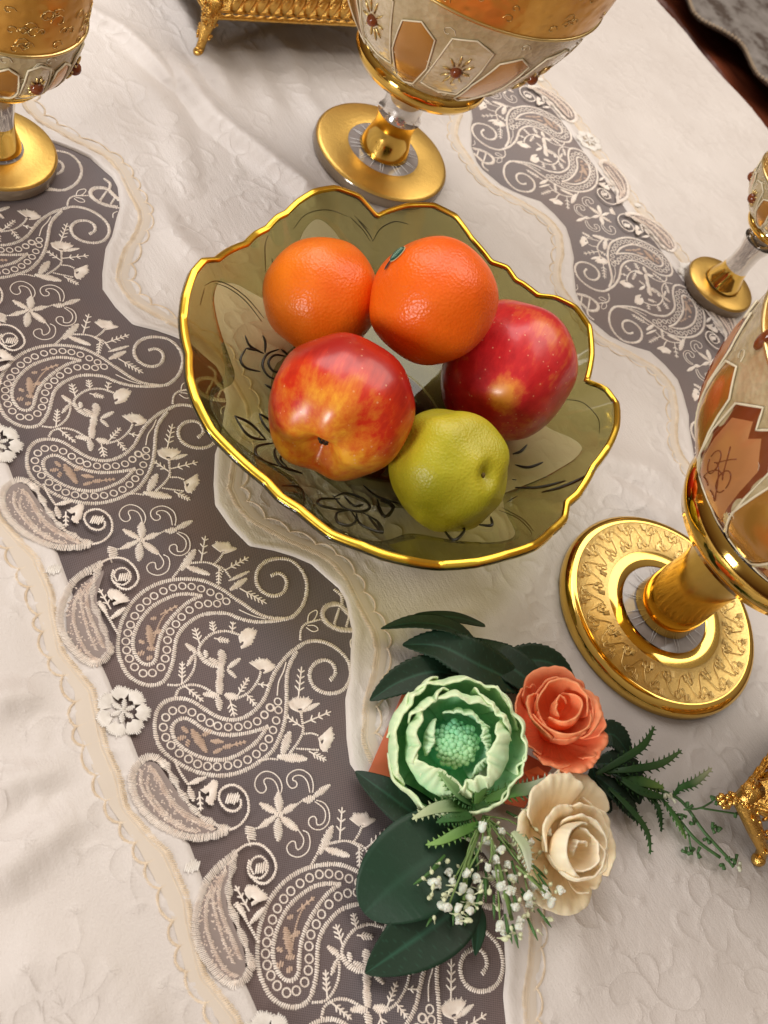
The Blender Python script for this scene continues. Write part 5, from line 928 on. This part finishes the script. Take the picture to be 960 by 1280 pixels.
# leaves
M_LEAF = mat('silk_leaf', (.012, .05, .03), .52, spec=.35); m = M_LEAF; v = coords(m)
a_ = N(m, 'ShaderNodeAttribute', attribute_name='tone'); L(m, mix(m, math_(m, 'MULTIPLY', noise_tex(m, 70, 4, .65, v), .5), a_.outputs['Color'], (.55, .6, .5), 'MULTIPLY'), B(m).inputs['Base Color']); L(m, bump(m, noise_tex(m, 400, 3, .7, v), .25, .0004), B(m).inputs['Normal'])
def leaf(name, path, width, prof='oval', serr=.0, nserr=16, cup=.12, c=(.012, .050, .028), vein=(.022, .085, .05), th=.0004, parent=None, ntilt=None, m=None, tipc=None, twist=0, nu=110):
    P = resample(path, 1e-9 + 1.0 / 1000 if False else .002); n = nu; d = np.r_[0, np.cumsum(np.linalg.norm(np.diff(P, axis=0), axis=1))]; s_ = np.linspace(0, d[-1], n); P = np.stack([np.interp(s_, d, P[:, j]) for j in range(3)], 1)
    vs, cs = [], []; K = 17 if width > .012 else 9; nt_ = Vector(ntilt) if ntilt else up
    for i in range(n):
        t = i / (n - 1); T = Vector(P[min(i + 1, n - 1)] - P[max(i - 1, 0)]).normalized(); Sd = T.cross(nt_).normalized(); Nn = Sd.cross(T)
        if twist: Sd = (Sd * math.cos(twist * t) + Nn * math.sin(twist * t)); Nn = Sd.cross(T)
        if prof == 'oval': w_ = math.sin(PI * min(1, t * .97 + .03)) ** .72 * (1 - .15 * t)
        elif prof == 'round': w_ = math.sin(PI * min(1, t * .985 + .015)) ** .5
        else: w_ = math.sin(PI * (t * .88 + .09)) ** .9
        for k in range(K):
            u = -1 + 2 * k / (K - 1); ww = w_ * width / 2
            tooth = 1.8 * serr * ((t * nserr) % 1.0) if abs(u) == 1 else 0
            p = Vector(P[i]) + Sd * (u * ww * (1 + tooth) - (0)) + Nn * (cup * width * (abs(u) ** 1.3) * w_ ) + T * (tooth * width * .12)
            vs.append(p - bl); 
            side = abs(math.sin((t * 9 - abs(u) * 1.6) * PI)) ; cc = lerp(vein, c, min(1, abs(u) * 5)) if k == K // 2 else (lerp(c, vein, .5) if side < .07 and width > .012 else c)
            if tipc is not None: cc = lerp(cc, tipc, max(0, t - .45) / .55)
            cs.append(cc)
    o = link(name, npmesh(name, vs, gridfaces(n, K)), m or M_LEAF, parent or bq); settone(o.data, cs); solid(o, th); return o
def lf(*a, **k): return leaf('leaf', *a, **k)
D1 = (.009, .031, .015); D2 = (.010, .034, .016)
lf([(-0.0854,0.3238,0.016), (-0.1015,0.3117,0.02), (-0.1127,0.2943,0.018), (-0.1193,0.2778,0.01)], .0150, c=D2, serr=.05, ntilt=camdir(.0, .85, .5))
lf([(-0.0976,0.3381,0.012), (-0.1077,0.3214,0.015), (-0.1193,0.3012,0.01)], .009, 'round', c=D2, cup=.02, ntilt=camdir(0, .8, .6))
lf([(-0.0559,0.3446,0.008), (-0.0767,0.3155,0.02), (-0.0956,0.3003,0.018), (-0.1064,0.2848,0.01)], .0260, c=D2, serr=.07, nserr=26, ntilt=camdir(.1, .55, .8))
lf([(-0.0736,0.3156,0.006), (-0.0849,0.2937,0.012), (-0.0885,0.2722,0.01), (-0.0865,0.2527,0.006)], .0200, c=D1, serr=.05, nserr=20)
lf([(-0.0702,0.3264,0.004), (-0.0702,0.3461,0.012), (-0.0616,0.3652,0.012), (-0.0428,0.3762,0.006)], .0200, c=D2, serr=.06, nserr=20)
lf([(-0.0946,0.3309,0.004), (-0.0784,0.3333,0.012), (-0.0591,0.343,0.014), (-0.0419,0.3518,0.01)], .024, c=D2, serr=.04)
lf([(-0.0042,0.2634,0.006), (-0.0202,0.2445,0.012), (-0.0412,0.2332,0.01), (-0.0574,0.2274,0.004)], .0235, c=D1, cup=.08)
lf([(-0.0022,0.2618,0.016), (-0.0032,0.2386,0.022), (-0.0014,0.2141,0.02), (0.0034,0.1957,0.008)], .0460, 'round', c=(.012, .044, .022), cup=.05, vein=(.018, .062, .034))
lf([(0.0227,0.2526,0.01), (0.0234,0.2295,0.016), (0.0247,0.2066,0.012), (0.026,0.1847,0.004)], .0335, 'oval', c=D1, cup=.06)
lf([(0.0209,0.2482,0.008), (0.0325,0.2466,0.008), (0.0457,0.2384,0.004)], .009, c=(.012, .05, .022))
lf([(-0.0136,0.3589,0.01), (-0.0116,0.3723,0.016), (0.0055,0.3798,0.01)], .016, c=D2, serr=.1)
lf([(-0.0023,0.3564,0.01), (0.007,0.3686,0.014), (0.0275,0.3697,0.008)], .018, c=D2, serr=.1)
lf([(0.0032,0.3536,0.008), (0.0184,0.3591,0.01), (0.0344,0.3653,0.004)], .013, c=D2, serr=.12)
lf([(-0.0015,0.3556,0.006), (0.016,0.3513,0.006), (0.0225,0.3549,0.003)], .016, c=D2, serr=.1)
# spiky fern leaves
def spiky(path, width, n=11, c=(.03, .10, .02), tipc=None, parent=None):
    b = MB(); P = resample(path, .001); k = len(P); cs = []
    T_ = np.gradient(P, axis=0); T_ /= np.linalg.norm(T_, axis=1)[:, None]
    def W_(t): return width / 2 * math.sin(PI * (t * .86 + .12)) ** .8
    vs = []; 
    for i in range(k):
        t = i / (k - 1); T = Vector(T_[i]); Sd = T.cross(up).normalized(); w_ = W_(t); p = Vector(P[i]) - bl
        vs += [p - Sd * w_ * .62 + up * .0012 * w_ / .003, p, p + Sd * w_ * .62 + up * .0012 * w_ / .003]
    b.add(vs, [(i * 3 + j, i * 3 + j + 1, i * 3 + j + 4, i * 3 + j + 3) for i in range(k - 1) for j in range(2)])
    for q in range(n * 2):
        t = (q // 2 + .5) / n; i = int(t * (k - 1)); T = Vector(T_[i]); sg = 1 if q % 2 else -1; Sd = T.cross(up).normalized() * sg; w_ = W_(t); p = Vector(P[i]) - bl
        b.add([p + Sd * w_ * .5 - T * .0008, p + Sd * w_ * .5 + T * .0009, p + Sd * (w_ * .9 + .0011) + T * .0011 + up * .0008], [(0, 1, 2)])
    o = b.build('spiky_leaf', M_LEAF, parent or bq); A = np.array(b.v) + np.array(bl)[None]; cc = []
    e0, e1 = P[0], P[-1]; dd = e1 - e0
    for v_ in A:
        t = float(np.clip(np.dot(v_ - e0, dd) / np.dot(dd, dd), 0, 1)); cc.append(lerp(c, tipc, max(0, t - .35) / .65) if tipc is not None else c)
    settone(o.data, cc); solid(o, .0005); return o
GR = (.022, .075, .018); GL = (.13, .25, .05); WT = (.72, .74, .62)
spiky([(0.0024,0.3511,0.012), (0.0026,0.3722,0.018), (0.0014,0.3867,0.018), (-0.004,0.4038,0.014)], .0065, 12, GR, (.05, .13, .03))
spiky([(0.0034,0.3567,0.012), (0.0097,0.3696,0.018), (0.0149,0.3905,0.016), (0.0148,0.4133,0.012)], .0065, 12, GR, (.09, .18, .05))
spiky([(0.0102,0.361,0.012), (0.0176,0.3712,0.016), (0.0269,0.3871,0.012)], .009, 10, (.03, .10, .02), (.20, .33, .08))
spiky([(0.0334,0.3933,0.008), (0.0314,0.397,0.012), (0.0332,0.4102,0.01), (0.0318,0.4276,0.01)], .006, 9, (.04, .14, .03), (.5, .5, .3))
spiky([(0.0117,0.3549,0.01), (0.0256,0.3564,0.014), (0.0411,0.3617,0.01), (0.0522,0.3608,0.004)], .006, 12, GR, (.07, .16, .05))
spiky([(0.0232,0.375,0.01), (0.0338,0.3756,0.012), (0.0459,0.3756,0.004)], .0045, 9, GR)
spiky([(0.0084,0.3608,0.014), (0.0218,0.3677,0.016), (0.0327,0.3872,0.01)], .008, 12, GR, (.03, .1, .02))
spiky([(0.033,0.3836,0.01), (0.0469,0.3855,0.008), (0.0558,0.3882,0.004)], .0045, 8, (.06, .18, .04), (.2, .36, .1))
spiky([(-0.0142,0.2644,0.03), (-0.0196,0.2672,0.036), (-0.0286,0.2765,0.036)], .010, 9, (.10, .22, .05), WT)
spiky([(-0.014,0.2695,0.03), (-0.0106,0.2836,0.034), (-0.0076,0.2952,0.034), (-0.0066,0.3129,0.036)], .010, 13, (.08, .20, .04), WT)
spiky([(-0.0151,0.2636,0.028), (-0.0233,0.2542,0.036), (-0.0353,0.2499,0.038)], .009, 11, (.06, .17, .05), (.3, .5, .2))
spiky([(-0.0129,0.2632,0.026), (-0.0185,0.2507,0.032), (-0.0218,0.2413,0.03), (-0.0225,0.2315,0.026)], .0095, 12, (.05, .15, .03), (.6, .66, .4))
spiky([(-0.0052,0.2632,0.026), (-0.0065,0.2489,0.03), (-0.0073,0.238,0.028), (-0.0093,0.2325,0.024)], .0075, 11, (.09, .22, .04), (.25, .42, .12))
spiky([(-0.0102,0.2603,0.028), (-0.014,0.2478,0.032), (-0.0157,0.2399,0.03)], .008, 10, (.04, .13, .03))
spiky([(0.0055,0.2721,0.034), (0.0146,0.2723,0.036), (0.0252,0.2696,0.034)], .008, 9, (.5, .58, .35), WT)
# thin branching sprigs with tiny buds on the right
M_STEM = mat('green_stem', (.05, .13, .035), .5); M_BUD = mat('white_bud', (.80, .79, .66), .5, Subsurface_Weight=.2); M_BUDT = mat('pale_bud_tip', (.62, .64, .48), .5)
def sprig(paths, buds, r=.0006, budr=.0014, m=M_STEM, mb=None, side=True):
    b = MB()
    for p in paths: b.tube([Vector(q) - bl for q in resample(p, .004)], r, 5)
    st = b.build('stem', m, bq)
    for q in buds:
        b = MB(); q = Vector(q) - bl
        for k in range(3):
            a = random.uniform(0, 6.28); d = Vector((math.cos(a), math.sin(a), random.uniform(0, .5))); b.tube([q, q + d * budr * 2.2], [budr * .5, budr * .8], 5)
        b.build('bud', mb or M_STEM, st)
sprig([[(0.0238,0.383,0.008),(0.037,0.3958,0.008),(0.0577,0.3982,0.008),(0.0769,0.4031,0.008)], [(0.0267,0.3848,0.007),(0.0429,0.3879,0.007),(0.0589,0.391,0.007),(0.0732,0.399,0.007)]], [(0.0584,0.4047,0.008), (0.0617,0.4067,0.008), (0.0615,0.3985,0.007), (0.0514,0.3945,0.009), (0.0779,0.4022,0.008), (0.0788,0.4071,0.008), (0.077,0.3993,0.006), (0.0437,0.3911,0.008), (0.0426,0.3959,0.01)], .0010)
sprig([[(0.0421,0.3928,0.01),(0.0461,0.4034,0.01),(0.0468,0.4136,0.01)], [(0.0461,0.4034,0.01),(0.0533,0.4148,0.01),(0.0606,0.4263,0.01)], [(0.0533,0.39,0.006),(0.0616,0.3853,0.006)]], [(0.0439,0.4149,0.01), (0.0475,0.4173,0.01), (0.0588,0.4244,0.01), (0.0616,0.4306,0.01), (0.0632,0.3857,0.004), (0.0617,0.382,0.005), (0.0649,0.3888,0.005)], .0006)
sprig([], [(0.0834,0.4081,0.007), (0.0623,0.4335,0.011), (0.0336,0.3863,0.014), (0.0296,0.3826,0.016)], .0006, .0013, mb=M_BUDT)
# white gypsophila
GB = [(-0.0033,0.26,0.032),(0.0031,0.2708,0.032),(0.0071,0.2803,0.032),(0.0134,0.2917,0.032),(0.0029,0.2605,0.032),(0.003,0.2547,0.032),(0.01,0.2633,0.032),(0.0137,0.2771,0.032),(0.0145,0.2842,0.032),(0.0124,0.258,0.032),(0.0172,0.2645,0.032),(0.0066,0.2367,0.032),(0.0111,0.2401,0.032),(0.0151,0.2459,0.032),(0.0066,0.226,0.032),(0.0072,0.2232,0.032),(0.0159,0.2369,0.032),(0.0191,0.2417,0.032),(0.028,0.2558,0.032),(0.0277,0.2591,0.032),(0.0362,0.2779,0.032),(0.0378,0.2729,0.032),(0.0183,0.2565,0.032),(0.018,0.2253,0.032),(0.0194,0.2234,0.032),(0.0222,0.2298,0.032),(0.0268,0.2296,0.032),(0.0257,0.2328,0.032),(0.0384,0.2449,0.032),(0.0423,0.2472,0.032),(0.0427,0.251,0.032),(0.0423,0.2549,0.032),(0.0377,0.2671,0.032),(0.0339,0.2635,0.032),(0.0355,0.2571,0.032),(0.0086,0.2285,0.032),(0.0139,0.2518,0.032),(0.0211,0.2378,0.032),(0.0316,0.2737,0.032),(0.0393,0.281,0.032),(0.0423,0.2755,0.032),(0.02,0.2476,0.032),(0.0239,0.2531,0.032),(0.0236,0.2631,0.032),(0.0114,0.2359,0.032)]
rg = random.Random(11)
extra = [(Vector(q) + Vector((rg.uniform(-.007, .007), rg.uniform(-.007, .007), rg.uniform(-.012, .002)))) for q in GB for _ in (0, 1)]
b = MB()
hub = Vector((-0.0075,0.2674,0.026)) - bl
for i, q in enumerate(GB):
    q2 = Vector(q) - bl + Vector((0, 0, -.004 * (i % 3))); mid = (hub + q2) * .5 + Vector((0, 0, .004)) + Vector((random.uniform(-.004, .004), random.uniform(-.004, .004), 0))
    if i % 4 == 0: b.tube(resample([hub, mid, q2], .006), .00045, 5)
b.tube([Vector((0.0195,0.2647,0.034)) - bl, Vector((0.0368,0.2717,0.034)) - bl], .0006, 5); b.tube([hub, Vector((0.0184,0.2576,0.03)) - bl, Vector((0.0397,0.2553,0.022)) - bl], .0011, 6); b.tube([hub, Vector((0.0078,0.2444,0.03)) - bl, Vector((0.0208,0.2378,0.022)) - bl], .0009, 6)
gst = b.build('gypsophila_stem', mat('pale_stem', (.16, .26, .07), .5), bq)
for i, q in enumerate(GB):
    b = MB(); q2 = Vector(q) - bl + Vector((0, 0, -.004 * (i % 3))); d = Vector((random.uniform(-1, 1), random.uniform(-1, 1), random.uniform(.2, 1))).normalized(); Mx = d.to_track_quat('Z', 'Y').to_matrix(); s_ = random.uniform(.85, 1.25)
    b.ball(q2, .0018 * s_, 10, 7, (1, 1, 1.35), Mx)
    for k in range(3): b.ball(q2 + Mx @ Vector((.0012 * math.cos(k * 2.1), .0012 * math.sin(k * 2.1),   .0016)) * s_, .0008 * s_, 7, 5)
    b.build('gypsophila_bud', M_BUD, gst)
b = MB()
for q in extra:
    q2 = q - bl; d = Vector((rg.uniform(-1, 1), rg.uniform(-1, 1), rg.uniform(.2, 1))).normalized(); b.tube([q2 - d * .004, q2], .0003, 4); b.ball(q2, rg.uniform(.0007, .0013), 7, 5, (1, 1, 1.5), d.to_track_quat('Z', 'Y').to_matrix())
tag(b.build('tiny_buds', mat('pale_tiny_bud', (.66, .70, .45), .5), gst), kind='stuff')
b = MB()
for k in range(46):
    q = extra[k * 2 % len(extra)] - bl + Vector((0, 0, -.004)); d = (q - hub + Vector((rg.uniform(-.01, .01), rg.uniform(-.01, .01), 0))).normalized(); b.tube([q - d * .007, q, q + d * .004], [.0007, .0009, .0002], 4)
tag(b.build('green_needles', mat('needle_green', (.06, .16, .035), .5), gst), kind='stuff')
# orange ribbon ends under the peony
M_RIB = mat('orange_ribbon', (.62, .13, .045), .45, Sheen_Weight=.3)
def rib(pts, m=M_RIB):
    b = MB(); b.add([Vector(p) - bl for p in pts], [tuple(range(len(pts)))]); solid(b.build('ribbon', m, bq, False), .0006)
rib([(-0.0848,0.2755,0.004), (-0.0711,0.2852,0.006), (-0.0234,0.2654,0.006), (-0.0361,0.2523,0.006), (-0.0534,0.233,0.003)])
rib([(-0.0339,0.3136,0.008), (-0.0118,0.3278,0.012), (-0.007,0.3136,0.01), (-0.0013,0.302,0.008), (-0.0137,0.2851,0.008)])
rib([(-0.0169,0.308,0.016), (-0.0159,0.3146,0.02), (-0.0074,0.3204,0.018), (-0.0103,0.3078,0.018)], M_PET2 if False else mat('orange_ribbon_bright', (.85, .17, .05), .5))
